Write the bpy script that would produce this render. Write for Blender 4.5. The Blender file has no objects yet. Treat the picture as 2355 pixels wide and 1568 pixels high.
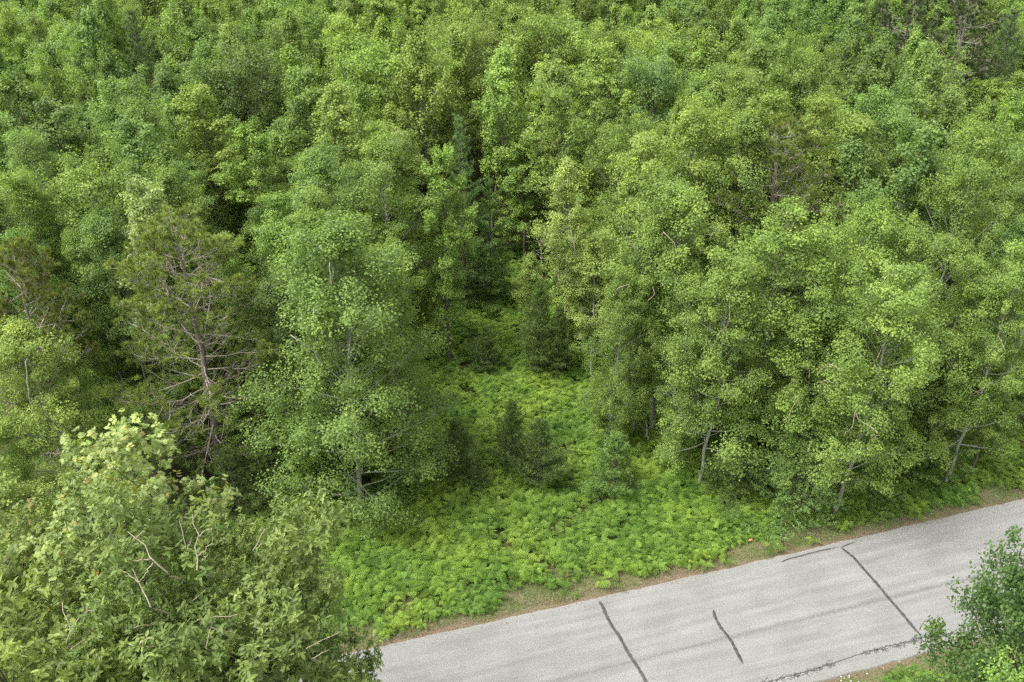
import bpy, math
import numpy as np
from mathutils import Vector, Matrix, Euler

sc = bpy.context.scene
COL = sc.collection
R = math.radians

# ------------------------------------------------------------------ camera
CAM_H, PITCH, HFOV = 28.0, 31.0, 60.0
cam = bpy.data.objects.new('camera', bpy.data.cameras.new('camera'))
COL.objects.link(cam)
cam.location = (0, 0, CAM_H)
cam.rotation_euler = (R(90 - PITCH), 0, 0)
cam.data.angle = R(HFOV)
cam.data.clip_start = 0.5
cam.data.clip_end = 4000
sc.camera = cam
sc.render.resolution_x, sc.render.resolution_y = 1024, 682

# ------------------------------------------------------------------ light: bright overcast
SUN_EL, SUN_AZ = 60.0, -112.0      # azimuth measured from +y towards +x (negative = from the left)
w = bpy.data.worlds.new('World'); sc.world = w; w.use_nodes = True
nt = w.node_tree; nt.nodes.clear()
sky = nt.nodes.new('ShaderNodeTexSky'); sky.sky_type = 'NISHITA'; sky.sun_disc = False
sky.sun_elevation = R(SUN_EL); sky.sun_rotation = R(SUN_AZ)
sky.dust_density = 4.0; sky.air_density = 1.0; sky.ozone_density = 1.0
hs = nt.nodes.new('ShaderNodeHueSaturation'); hs.inputs['Saturation'].default_value = 0.12
bg = nt.nodes.new('ShaderNodeBackground'); bg.inputs['Strength'].default_value = 0.15
wo = nt.nodes.new('ShaderNodeOutputWorld')
nt.links.new(sky.outputs[0], hs.inputs['Color']); nt.links.new(hs.outputs[0], bg.inputs[0]); nt.links.new(bg.outputs[0], wo.inputs[0])
sun = bpy.data.objects.new('sun', bpy.data.lights.new('sun', 'SUN')); COL.objects.link(sun)
sun.data.energy = 1.2; sun.data.angle = R(22); sun.data.color = (1.0, 0.96, 0.88)
sd = Vector((math.sin(R(SUN_AZ)) * math.cos(R(SUN_EL)), math.cos(R(SUN_AZ)) * math.cos(R(SUN_EL)), math.sin(R(SUN_EL))))
sun.rotation_euler = sd.to_track_quat('Z', 'Y').to_euler()
sun.location = (-40, 20, 60)
sc.view_settings.view_transform = 'Standard'; sc.view_settings.look = 'None'
sc.view_settings.gamma = 1.0; sc.view_settings.use_curve_mapping = False
sc.view_settings.exposure = 1.55
sc.cycles.use_denoising = False
sc.cycles.max_bounces = 10; sc.cycles.diffuse_bounces = 8; sc.cycles.glossy_bounces = 2
sc.cycles.transmission_bounces = 4; sc.cycles.sample_clamp_indirect = 6

# ------------------------------------------------------------------ view maths (photo measured at 2354 px wide)
F = 1177 / math.tan(R(HFOV / 2)); CP, SP = math.cos(R(PITCH)), math.sin(R(PITCH))
def ray(x, y):
    a, c = (x - 1177) / F, -(y - 784) / F
    return np.array([a, CP + c * SP, -SP + c * CP])
def at(x, y, z=0.0):
    d = ray(x, y); t = (z - CAM_H) / d[2]
    return (d * t)[:2]
def at_depth(x, y, Y):
    d = ray(x, y); t = Y / d[1]
    return np.array([d[0] * t, Y, CAM_H + d[2] * t])
def proj(p):
    x, y, z = p[0], p[1], p[2] - CAM_H
    dep = y * CP - z * SP
    up = y * SP + z * CP
    return 1177 + F * x / dep, 784 - F * up / dep, dep

# ------------------------------------------------------------------ mesh helpers
class Acc:
    def __init__(s): s.v = []; s.f = []; s.n = 0; s.t = []; s.w = []; s.m = []
    def add(s, v, f, tint=None, warm=None, mat=0):
        v = np.asarray(v, float); f = np.asarray(f, int)
        s.v.append(v); s.f.append(f + s.n); s.n += len(v)
        k = len(f)
        s.t.append(np.zeros(k) if tint is None else np.asarray(tint, float))
        s.w.append(np.zeros(k) if warm is None else np.asarray(warm, float))
        s.m.append(np.full(k, mat, int))
    def mesh(s, name, mats, smooth=False, attrs=True):
        me = bpy.data.meshes.new(name)
        v = np.concatenate(s.v) if s.v else np.zeros((0, 3))
        lt = np.concatenate([np.full(len(f), f.shape[1]) for f in s.f])
        lv = np.concatenate([f.ravel() for f in s.f])
        me.vertices.add(len(v)); me.vertices.foreach_set('co', v.ravel().astype('f'))
        me.loops.add(len(lv)); me.loops.foreach_set('vertex_index', lv.astype('i'))
        me.polygons.add(len(lt))
        ls = np.concatenate([[0], np.cumsum(lt)[:-1]])
        me.polygons.foreach_set('loop_start', ls.astype('i')); me.polygons.foreach_set('loop_total', lt.astype('i'))
        me.polygons.foreach_set('material_index', np.concatenate(s.m).astype('i'))
        me.polygons.foreach_set('use_smooth', np.full(len(lt), smooth))
        if attrs:
            a = me.attributes.new('tint', 'FLOAT', 'FACE'); a.data.foreach_set('value', np.concatenate(s.t).astype('f'))
            a = me.attributes.new('warm', 'FLOAT', 'FACE'); a.data.foreach_set('value', np.concatenate(s.w).astype('f'))
        me.update(calc_edges=True)
        for m in (mats if isinstance(mats, (list, tuple)) else [mats]): me.materials.append(m)
        return me

def unit(v): return v / np.maximum(np.linalg.norm(v, axis=-1, keepdims=True), 1e-9)

def tube(acc, pts, rad, sides=5, mat=0, tint=0.0):
    pts = np.asarray(pts, float); rad = np.asarray(rad, float); n = len(pts)
    tan = unit(np.gradient(pts, axis=0))
    ref = np.array([0.31, 0.17, 0.93]) if abs(tan.mean(0)[2]) < 0.85 else np.array([0.9, 0.3, 0.1])
    u = unit(np.cross(tan, ref)); w_ = np.cross(tan, u)
    a = np.arange(sides) * 2 * math.pi / sides
    ring = pts[:, None] + rad[:, None, None] * (np.cos(a)[None, :, None] * u[:, None] + np.sin(a)[None, :, None] * w_[:, None])
    v = ring.reshape(-1, 3)
    i = np.arange(n - 1)[:, None] * sides; j = np.arange(sides)[None]; k = (j + 1) % sides
    f = np.stack([i + j, i + k, i + sides + k, i + sides + j], -1).reshape(-1, 4)
    acc.add(v, f, tint=np.full(len(f), tint), mat=mat)

def bent(rng, a, d, L, n=5, wob=0.12, lift=0.0):
    d = unit(np.asarray(d, float)); p = [np.array(a, float)]; st = L / (n - 1)
    for i in range(n - 1):
        d = unit(d + rng.normal(0, wob, 3) + np.array([0, 0, lift]))
        p.append(p[-1] + d * st)
    return np.array(p)

# leaf templates in (along, across, normal)
DIAMOND = (np.array([[-.5, 0, 0], [0, .42, .10], [.5, 0, 0], [0, -.42, .10]]), [[0, 1, 2, 3]])
OVAL = (np.array([[-.5, 0, 0], [-.2, .23, .05], [.2, .2, .05], [.5, 0, -.04], [.2, -.2, .05], [-.2, -.23, .05]]), [[0, 3, 2, 1], [0, 5, 4, 3]])
ROUND = (np.array([[-.5, 0, 0], [-.25, .42, .05], [.2, .38, .05], [.5, 0, -.02], [.2, -.38, .05], [-.25, -.42, .05]]), [[0, 3, 2, 1], [0, 5, 4, 3]])
_mp = [(-.5, 0), (-.32, .3), (-.18, .52), (-.02, .3), (.22, .46), (.2, .18), (.55, 0), (.2, -.18), (.22, -.46), (-.02, -.3), (-.18, -.52), (-.32, -.3)]
MAPLE = (np.array([[x, y, -.12 * abs(y)] for x, y in _mp]), [[0, 1, 2, 3], [0, 3, 4, 5], [0, 5, 6, 7], [0, 7, 8, 9], [0, 9, 10, 11]])

def put_leaves(acc, rng, c, nrm, size, tpl, tint, warm=None, droop=0.0, stretch=1.0):
    M = len(c)
    nrm = unit(nrm); t = unit(np.cross(nrm, unit(rng.normal(size=(M, 3)))))
    if droop: t = unit(t + np.array([0, 0, -droop])); t = unit(t - nrm * (t * nrm).sum(1, keepdims=True))
    b = np.cross(nrm, t)
    tv, tf = tpl; K = len(tv)
    s = np.broadcast_to(np.asarray(size, float), (M,))[:, None, None]
    v = c[:, None] + s * (tv[None, :, 0:1] * stretch * t[:, None] + tv[None, :, 1:2] * b[:, None] + tv[None, :, 2:3] * nrm[:, None])
    f = (np.arange(M)[:, None, None] * K + np.array(tf)[None]).reshape(-1, len(tf[0]))
    acc.add(v.reshape(-1, 3), f, np.repeat(tint, len(tf)), None if warm is None else np.repeat(warm, len(tf)))
    return t, b, nrm

# ------------------------------------------------------------------ materials
def new_mat(name):
    m = bpy.data.materials.new(name); m.use_nodes = True
    n = m.node_tree.nodes; n.clear()
    return m, n, m.node_tree.links
def N(n, typ, **kw):
    x = n.new(typ)
    for k, v in kw.items():
        if k in x.inputs: x.inputs[k].default_value = v
        else: setattr(x, k, v)
    return x
def ramp(n, l, fac, stops):
    r = n.new('ShaderNodeValToRGB'); e = r.color_ramp.elements
    while len(e) < len(stops): e.new(0.5)
    for k, (p, c) in enumerate(stops): e[k].position = p; e[k].color = (*c, 1) if len(c) == 3 else c
    l.new(fac, r.inputs[0]); return r

def leaf_mat(name, transl=0.3, rough=0.5, spec=0.35, vary=0.38, hue=0.03, under=0.15, base=None, worldnoise=None):
    m, n, l = new_mat(name)
    oi = n.new('ShaderNodeObjectInfo'); col = oi.outputs['Color']
    if base:
        rgb = n.new('ShaderNodeRGB'); rgb.outputs[0].default_value = (*base, 1); col = rgb.outputs[0]
    if worldnoise:
        g = n.new('ShaderNodeNewGeometry'); nz = N(n, 'ShaderNodeTexNoise', Scale=worldnoise[0], Detail=3.0)
        l.new(g.outputs['Position'], nz.inputs['Vector'])
        r = ramp(n, l, nz.outputs[0], [(0.36, worldnoise[1]), (0.64, worldnoise[2])])
        col = r.outputs[0]
    at_ = n.new('ShaderNodeAttribute'); at_.attribute_name = 'tint'
    mv = N(n, 'ShaderNodeMath', operation='MULTIPLY_ADD'); mv.inputs[1].default_value = vary; mv.inputs[2].default_value = 1.0
    l.new(at_.outputs['Fac'], mv.inputs[0])
    rv = N(n, 'ShaderNodeMath', operation='MULTIPLY_ADD'); rv.inputs[1].default_value = 0.16; rv.inputs[2].default_value = 0.92
    l.new(oi.outputs['Random'], rv.inputs[0])
    vv = N(n, 'ShaderNodeMath', operation='MULTIPLY'); l.new(mv.outputs[0], vv.inputs[0]); l.new(rv.outputs[0], vv.inputs[1])
    mh = N(n, 'ShaderNodeMath', operation='MULTIPLY_ADD'); mh.inputs[1].default_value = -hue; mh.inputs[2].default_value = 0.5
    l.new(at_.outputs['Fac'], mh.inputs[0])
    h = n.new('ShaderNodeHueSaturation'); l.new(col, h.inputs['Color']); l.new(vv.outputs[0], h.inputs['Value']); l.new(mh.outputs[0], h.inputs['Hue'])
    aw = n.new('ShaderNodeAttribute'); aw.attribute_name = 'warm'
    mw = N(n, 'ShaderNodeMix', data_type='RGBA'); l.new(aw.outputs['Fac'], mw.inputs[0]); l.new(h.outputs[0], mw.inputs[6]); mw.inputs[7].default_value = (0.46, 0.24, 0.085, 1)
    # paler leaf undersides
    g2 = n.new('ShaderNodeNewGeometry'); mu = N(n, 'ShaderNodeMath', operation='MULTIPLY'); mu.inputs[1].default_value = under
    l.new(g2.outputs['Backfacing'], mu.inputs[0])
    mb = N(n, 'ShaderNodeMix', data_type='RGBA'); l.new(mu.outputs[0], mb.inputs[0]); l.new(mw.outputs[2], mb.inputs[6]); mb.inputs[7].default_value = (0.34, 0.40, 0.24, 1)
    p = N(n, 'ShaderNodeBsdfPrincipled', Roughness=rough); p.inputs['Specular IOR Level'].default_value = spec
    l.new(mb.outputs[2], p.inputs['Base Color'])
    tr = n.new('ShaderNodeBsdfTranslucent')
    tc = N(n, 'ShaderNodeMix', data_type='RGBA', blend_type='MULTIPLY'); tc.inputs[0].default_value = 1.0
    l.new(mb.outputs[2], tc.inputs[6]); tc.inputs[7].default_value = (1.5, 1.6, 0.6, 1)
    l.new(tc.outputs[2], tr.inputs[0])
    mx = N(n, 'ShaderNodeMixShader'); mx.inputs[0].default_value = transl
    l.new(p.outputs[0], mx.inputs[1]); l.new(tr.outputs[0], mx.inputs[2])
    o = n.new('ShaderNodeOutputMaterial'); l.new(mx.outputs[0], o.inputs[0])
    return m

def bark_mat(name, a, b, scale=(3, 3, 9), bands=None, rough=0.85):
    m, n, l = new_mat(name)
    tc = n.new('ShaderNodeTexCoord'); mp = n.new('ShaderNodeMapping'); mp.inputs['Scale'].default_value = scale
    l.new(tc.outputs['Object'], mp.inputs[0])
    nz = N(n, 'ShaderNodeTexNoise', Scale=2.0, Detail=6.0, Roughness=0.7); l.new(mp.outputs[0], nz.inputs['Vector'])
    r = ramp(n, l, nz.outputs[0], [(0.3, a), (0.7, b)]); colr = r.outputs[0]
    if bands:
        mp2 = n.new('ShaderNodeMapping'); mp2.inputs['Scale'].default_value = (2.5, 2.5, 7); l.new(tc.outputs['Object'], mp2.inputs[0])
        v = N(n, 'ShaderNodeTexVoronoi', Scale=1.4); l.new(mp2.outputs[0], v.inputs['Vector'])
        r2 = ramp(n, l, v.outputs['Distance'], [(0.12, (1, 1, 1)), (0.2, (0, 0, 0))])
        mx = N(n, 'ShaderNodeMix', data_type='RGBA'); l.new(r2.outputs[0], mx.inputs[0]); l.new(colr, mx.inputs[6]); mx.inputs[7].default_value = (*bands, 1)
        colr = mx.outputs[2]
    p = N(n, 'ShaderNodeBsdfPrincipled', Roughness=rough); l.new(colr, p.inputs['Base Color'])
    bp = N(n, 'ShaderNodeBump', Strength=0.5, Distance=0.03); l.new(nz.outputs[0], bp.inputs['Height']); l.new(bp.outputs[0], p.inputs['Normal'])
    o = n.new('ShaderNodeOutputMaterial'); l.new(p.outputs[0], o.inputs[0])
    return m

M_leaf = leaf_mat('aspen_foliage', 0.35, 0.5, 0.25, 0.36, 0.012, 0.10)
M_maple = leaf_mat('maple_foliage', 0.35, 0.5, 0.25, 0.36, 0.012, 0.08)
M_needle = leaf_mat('pine_needles', 0.25, 0.6, 0.15, 0.4, 0.006, 0.0)
M_bark_aspen = bark_mat('aspen_bark', (0.15, 0.155, 0.115), (0.30, 0.31, 0.24), bands=(0.04, 0.035, 0.03))
M_bark_pine = bark_mat('pine_bark', (0.09, 0.078, 0.065), (0.24, 0.205, 0.17), scale=(6, 6, 4))
M_limb_pine = bark_mat('bare_pine_limb', (0.20, 0.175, 0.135), (0.38, 0.34, 0.275), scale=(6, 6, 6))
M_bark_dark = bark_mat('dark_bark', (0.05, 0.045, 0.035), (0.15, 0.13, 0.10))
M_dead = bark_mat('dead_wood', (0.24, 0.20, 0.145), (0.40, 0.34, 0.25), scale=(6, 6, 6))
M_fern = leaf_mat('bracken', 0.35, 0.6, 0.15, 0.42, 0.010, 0.0, worldnoise=(0.33, (0.105, 0.198, 0.036), (0.188, 0.280, 0.046)))

# ------------------------------------------------------------------ object helpers
def link(name, data, parent=None, col=None, mat=None):
    o = bpy.data.objects.new(name, data); COL.objects.link(o)
    if parent: o.parent = parent
    if col is not None: o.color = (*col, 1)
    if mat is not None: o.matrix_local = mat
    return o
def tag(o, label=None, cat=None, group=None, kind=None):
    if label: o['label'] = label
    if cat: o['category'] = cat
    if group: o['group'] = group
    if kind: o['kind'] = kind
    return o

# ------------------------------------------------------------------ road frame
ang = math.atan(0.2916); RU = np.array([math.cos(ang), math.sin(ang)]); RV = np.array([-RU[1], RU[0]])
RW = 6.25
P0 = np.array([0.0, 25.04])                     # on the far edge
def road_bend(s): return -0.12 * np.cos(np.clip((s - 6.5) / 12.0, -1.57, 1.57))   # slight inward bow of the far edge
def rs(p): q = np.asarray(p) - P0; return q @ RU, q @ RV          # s along, v across (0 = far edge, -RW = near edge)
def rp(s, v): return P0 + s * RU + v * RV
# ------------------------------------------------------------------ ground
rg = np.random.RandomState(5)
def axis(lo, hi, st, far):
    c = list(np.arange(lo, hi + st, st)); o = [hi + st * 2]; 
    while o[-1] < far: o.append(o[-1] * 1.25 + 3)
    i = [lo - st * 2]
    while i[-1] > -far: i.append(i[-1] * 1.25 - 3 if i[-1] < 0 else i[-1] - 8)
    return np.array(i[::-1] + c + o)
gx, gy = axis(-34, 44, 0.5, 2500), axis(10, 66, 0.5, 2500)
X, Y = np.meshgrid(gx, gy)
q = np.stack([X, Y], -1) - P0; S_, V_ = q @ RU, q @ RV
dist = np.where(V_ > -RW / 2, V_ - road_bend(S_), -RW - V_)
rough = np.clip((dist - 0.4) / 3, 0, 1)
Z = -0.02 + rough * (0.10 * np.sin(X * 0.7 + 1.3 * np.sin(Y * 0.31)) * np.cos(Y * 0.6) + 0.04 * rg.normal(size=X.shape) - 0.02)
Z = np.where(np.abs(X) + np.abs(Y) > 300, -0.1, Z)
nx, ny = len(gx), len(gy)
a = Acc(); i, j = np.meshgrid(np.arange(ny - 1), np.arange(nx - 1), indexing='ij'); b0 = (i * nx + j).ravel()
a.add(np.stack([X, Y, Z], -1).reshape(-1, 3), np.stack([b0, b0 + 1, b0 + nx + 1, b0 + nx], -1))
m, n, l = new_mat('forest_floor')
g = n.new('ShaderNodeNewGeometry'); ad = n.new('ShaderNodeAttribute'); ad.attribute_name = 'dist'
n1 = N(n, 'ShaderNodeTexNoise', Scale=0.9, Detail=6.0, Roughness=0.65); l.new(g.outputs['Position'], n1.inputs['Vector'])
n2 = N(n, 'ShaderNodeTexNoise', Scale=14.0, Detail=5.0, Roughness=0.75); l.new(g.outputs['Position'], n2.inputs['Vector'])
litter = ramp(n, l, n2.outputs[0], [(0.3, (0.034, 0.028, 0.016)), (0.55, (0.068, 0.054, 0.030)), (0.75, (0.13, 0.10, 0.058))])
moss = ramp(n, l, n2.outputs[0], [(0.3, (0.035, 0.05, 0.014)), (0.7, (0.09, 0.115, 0.03))])
mk = ramp(n, l, n1.outputs[0], [(0.38, (0, 0, 0)), (0.54, (1, 1, 1))])
mx = N(n, 'ShaderNodeMix', data_type='RGBA'); l.new(mk.outputs[0], mx.inputs[0]); l.new(litter.outputs[0], mx.inputs[6]); l.new(moss.outputs[0], mx.inputs[7])
verge = ramp(n, l, n2.outputs[0], [(0.28, (0.09, 0.078, 0.04)), (0.5, (0.17, 0.145, 0.08)), (0.72, (0.27, 0.23, 0.14))])
vgr = ramp(n, l, n2.outputs[0], [(0.3, (0.07, 0.09, 0.03)), (0.7, (0.15, 0.17, 0.065))])
m4 = N(n, 'ShaderNodeMix', data_type='RGBA'); l.new(mk.outputs[0], m4.inputs[0]); l.new(verge.outputs[0], m4.inputs[6]); l.new(vgr.outputs[0], m4.inputs[7])
wob = N(n, 'ShaderNodeMath', operation='MULTIPLY_ADD'); wob.inputs[1].default_value = 2.4; l.new(n1.outputs[0], wob.inputs[0]); l.new(ad.outputs['Fac'], wob.inputs[2])
mr = N(n, 'ShaderNodeMapRange'); mr.inputs['From Min'].default_value = 2.0; mr.inputs['From Max'].default_value = 3.4; l.new(wob.outputs[0], mr.inputs['Value'])
m2 = N(n, 'ShaderNodeMix', data_type='RGBA'); l.new(mr.outputs[0], m2.inputs[0]); l.new(m4.outputs[2], m2.inputs[6]); l.new(mx.outputs[2], m2.inputs[7])
mr2 = N(n, 'ShaderNodeMapRange'); mr2.inputs['From Min'].default_value = 1.35; mr2.inputs['From Max'].default_value = 1.75; l.new(wob.outputs[0], mr2.inputs['Value'])
edge = ramp(n, l, n2.outputs[0], [(0.3, (0.09, 0.07, 0.045)), (0.7, (0.20, 0.16, 0.105))])
m3 = N(n, 'ShaderNodeMix', data_type='RGBA'); l.new(mr2.outputs[0], m3.inputs[0]); l.new(edge.outputs[0], m3.inputs[6]); l.new(m2.outputs[2], m3.inputs[7])
p = N(n, 'ShaderNodeBsdfPrincipled', Roughness=0.95); p.inputs['Specular IOR Level'].default_value = 0.1
l.new(m3.outputs[2], p.inputs['Base Color'])
bp = N(n, 'ShaderNodeBump', Strength=0.8, Distance=0.05); l.new(n2.outputs[0], bp.inputs['Height']); l.new(bp.outputs[0], p.inputs['Normal'])
o = n.new('ShaderNodeOutputMaterial'); l.new(p.outputs[0], o.inputs[0])
M_ground = m
me = a.mesh('ground', M_ground, smooth=True, attrs=False)
at_ = me.attributes.new('dist', 'FLOAT', 'POINT'); at_.data.foreach_set('value', dist.ravel().astype('f'))
tag(link('ground', me), kind='structure')

# ------------------------------------------------------------------ road
S = np.arange(-70, 90, 0.2); K = len(S)
def wig(s, k, amp): return amp * (np.sin(s * 1.7 + k) + np.sin(s * 4.1 + 2 * k) * .6 + rg.normal(0, .5, len(s)))
ve = road_bend(S) + wig(S, 1.0, 0.018); vn = -RW + wig(S, 2.2, 0.018)
rows = [(ve + 0.05, -0.05), (ve, 0.03), (ve * .8 + vn * .2, 0.05), ((ve + vn) / 2, 0.075), (ve * .2 + vn * .8, 0.05), (vn, 0.03), (vn - 0.05, -0.05)]
V = []; UVs = []
for v_, z_ in rows:
    xy = P0 + S[:, None] * RU + v_[:, None] * RV
    V.append(np.c_[xy, np.full(K, z_)]); UVs.append(np.c_[S, v_])
V = np.concatenate(V); UVs = np.concatenate(UVs)
fs = []
for r_ in range(len(rows) - 1):
    k = np.arange(K - 1) + r_ * K; fs.append(np.stack([k, k + K, k + K + 1, k + 1], -1))
a = Acc(); a.add(V, np.concatenate(fs))
m, n, l = new_mat('asphalt')
uv = n.new('ShaderNodeAttribute'); uv.attribute_name = 'sv'
sep = n.new('ShaderNodeSeparateXYZ'); l.new(uv.outputs['Vector'], sep.inputs[0])
big = N(n, 'ShaderNodeTexNoise', Scale=0.6, Detail=4.0); l.new(uv.outputs['Vector'], big.inputs['Vector'])
agg = N(n, 'ShaderNodeTexNoise', Scale=26.0, Detail=3.0, Roughness=0.9); l.new(uv.outputs['Vector'], agg.inputs['Vector'])
stretch = n.new('ShaderNodeMapping'); stretch.inputs['Scale'].default_value = (0.12, 1.6, 1); l.new(uv.outputs['Vector'], stretch.inputs[0])
streak = N(n, 'ShaderNodeTexNoise', Scale=2.0, Detail=4.0); l.new(stretch.outputs[0], streak.inputs['Vector'])
c0 = ramp(n, l, agg.outputs[0], [(0.30, (0.12, 0.12, 0.116)), (0.46, (0.198, 0.197, 0.191)), (0.56, (0.230, 0.228, 0.221)), (0.72, (0.33, 0.326, 0.316))])
st = ramp(n, l, streak.outputs[0], [(0.3, (0.82, 0.82, 0.81)), (0.7, (1.07, 1.07, 1.06))])
mA = N(n, 'ShaderNodeMix', data_type='RGBA', blend_type='MULTIPLY'); mA.inputs[0].default_value = 1.0; l.new(c0.outputs[0], mA.inputs[6]); l.new(st.outputs[0], mA.inputs[7])
bgc = ramp(n, l, big.outputs[0], [(0.35, (0.92, 0.92, 0.91)), (0.65, (1.05, 1.05, 1.05))])
mB = N(n, 'ShaderNodeMix', data_type='RGBA', blend_type='MULTIPLY'); mB.inputs[0].default_value = 1.0; l.new(mA.outputs[2], mB.inputs[6]); l.new(bgc.outputs[0], mB.inputs[7])
# dark raw seam of the two paving passes (v about -3.5) and dusty margins
def band(center, width, strength, nscale, thr):
    nz = N(n, 'ShaderNodeTexNoise', Scale=nscale, Detail=4.0, Roughness=0.8); l.new(uv.outputs['Vector'], nz.inputs['Vector'])
    wv = N(n, 'ShaderNodeMath', operation='MULTIPLY_ADD'); wv.inputs[1].default_value = 0.25; wv.inputs[2].default_value = -0.125 - center; l.new(big.outputs[0], wv.inputs[0])
    sv = N(n, 'ShaderNodeMath', operation='ADD'); l.new(sep.outputs['Y'], sv.inputs[0]); l.new(wv.outputs[0], sv.inputs[1])
    ab = N(n, 'ShaderNodeMath', operation='ABSOLUTE'); l.new(sv.outputs[0], ab.inputs[0])
    mr_ = N(n, 'ShaderNodeMapRange'); mr_.inputs['From Min'].default_value = 0.0; mr_.inputs['From Max'].default_value = width
    mr_.inputs['To Min'].default_value = 1.0; mr_.inputs['To Max'].default_value = 0.0; l.new(ab.outputs[0], mr_.inputs['Value'])
    ms = ramp(n, l, nz.outputs[0], [(thr, (0, 0, 0)), (thr + 0.12, (1, 1, 1))])
    mm = N(n, 'ShaderNodeMath', operation='MULTIPLY'); l.new(mr_.outputs[0], mm.inputs[0]); l.new(ms.outputs[0], mm.inputs[1])
    m5 = N(n, 'ShaderNodeMath', operation='MULTIPLY'); m5.inputs[1].default_value = strength; l.new(mm.outputs[0], m5.inputs[0])
    return m5.outputs[0]
cur = mB.outputs[2]
for ctr, wd, stg, ns, th, cc in [(-3.52, 0.16, 0.8, 11.0, 0.40, (0.11, 0.11, 0.105)), (-0.75, 0.12, 0.5, 9.0, 0.5, (0.15, 0.15, 0.14)),
                                 (0.02, 0.5, 0.55, 7.0, 0.3, (0.22, 0.215, 0.19)), (-6.2, 0.45, 0.5, 7.0, 0.3, (0.20, 0.20, 0.18))]:
    b_ = band(ctr, wd, stg, ns, th)
    mq = N(n, 'ShaderNodeMix', data_type='RGBA'); l.new(b_, mq.inputs[0]); l.new(cur, mq.inputs[6]); mq.inputs[7].default_value = (*cc, 1); cur = mq.outputs[2]
p = N(n, 'ShaderNodeBsdfPrincipled', Roughness=0.9); p.inputs['Specular IOR Level'].default_value = 0.2; l.new(cur, p.inputs['Base Color'])
bp = N(n, 'ShaderNodeBump', Strength=0.6, Distance=0.02); l.new(agg.outputs[0], bp.inputs['Height']); l.new(bp.outputs[0], p.inputs['Normal'])
o = n.new('ShaderNodeOutputMaterial'); l.new(p.outputs[0], o.inputs[0])
M_road = m
me = a.mesh('road', M_road, smooth=False, attrs=False)
at_ = me.attributes.new('sv', 'FLOAT_VECTOR', 'POINT'); at_.data.foreach_set('vector', np.c_[UVs, np.zeros(len(UVs))].ravel().astype('f'))
road = tag(link('road', me), kind='structure')

def road_z(v):
    t = np.clip(-v / RW, 0, 1)
    return np.interp(t, [0, .2, .5, .8, 1], [.03, .05, .075, .05, .03])
m, n, l = new_mat('crack_tar')
tc = n.new('ShaderNodeTexCoord'); nz = N(n, 'ShaderNodeTexNoise', Scale=9.0, Detail=4.0); l.new(tc.outputs['Object'], nz.inputs['Vector'])
r = ramp(n, l, nz.outputs[0], [(0.35, (0.028, 0.028, 0.03)), (0.7, (0.075, 0.073, 0.07))])
p = N(n, 'ShaderNodeBsdfPrincipled', Roughness=0.6); l.new(r.outputs[0], p.inputs['Base Color']); o = n.new('ShaderNodeOutputMaterial'); l.new(p.outputs[0], o.inputs[0])
M_tar = m
def strip(acc, pts, wd, lift=0.008, step=0.08, jit=0.012):
    pts = np.array(pts); d = np.r_[0, np.cumsum(np.linalg.norm(np.diff(pts, axis=0), axis=1))]
    s = np.arange(0, d[-1], step); c = np.c_[np.interp(s, d, pts[:, 0]), np.interp(s, d, pts[:, 1])]
    c += np.cumsum(rg.normal(0, jit * .5, c.shape), 0) * 0.3 + rg.normal(0, jit * .35, c.shape)
    t = unit(np.gradient(c, axis=0)); nn = np.c_[-t[:, 1], t[:, 0]]
    ww = wd * np.interp(s, [0, .15, s[-1] - .3, s[-1]], [.5, 1, 1, .25]) * (1 + rg.normal(0, .12, len(s)))
    L_, R_ = c + nn * ww[:, None] / 2, c - nn * ww[:, None] / 2
    v = (c - P0) @ RV; z = road_z(v) + lift
    k = np.arange(len(s) - 1); nn_ = len(s)
    acc.add(np.r_[np.c_[L_, z], np.c_[c, z + .006], np.c_[R_, z]], np.r_[np.stack([k, k + nn_, k + nn_ + 1, k + 1], -1), np.stack([k + nn_, k + 2 * nn_, k + 2 * nn_ + 1, k + nn_ + 1], -1)])
c8 = lambda x, y: at(784.7 + x / 3, 1045.2 + y / 3, 0.06)
c9 = lambda x, y: at(1569.4 + x / 3, 1045.2 + y / 3, 0.06)
for pts, wd in [([c8(*q_) for q_ in [(1780, 1008), (1808, 1060), (1840, 1130), (1870, 1190), (1920, 1260), (1975, 1365), (2030, 1450), (2070, 1510), (2100, 1568), (2190, 1740)]], .13),
                ([c9(*q_) for q_ in [(210, 1072), (225, 1125), (260, 1190), (340, 1290), (370, 1350), (418, 1442)]], .12),
                ([c9(*q_) for q_ in [(1100, 645), (1180, 705), (1260, 800), (1340, 890), (1420, 985), (1530, 1110), (1600, 1195), (1658, 1258)]], .12),
                ([c9(*q_) for q_ in [(678, 740), (740, 714), (830, 692), (930, 664), (1060, 637)]], .06),
                ([c9(*q_) for q_ in [(1090, 642), (1140, 616), (1195, 602)]], .05)]:
    a = Acc(); strip(a, pts, wd, step=0.06 if wd < .1 else 0.08)
    link('crack_seal', a.mesh('crack_seal', M_tar, attrs=False), road)
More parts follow.
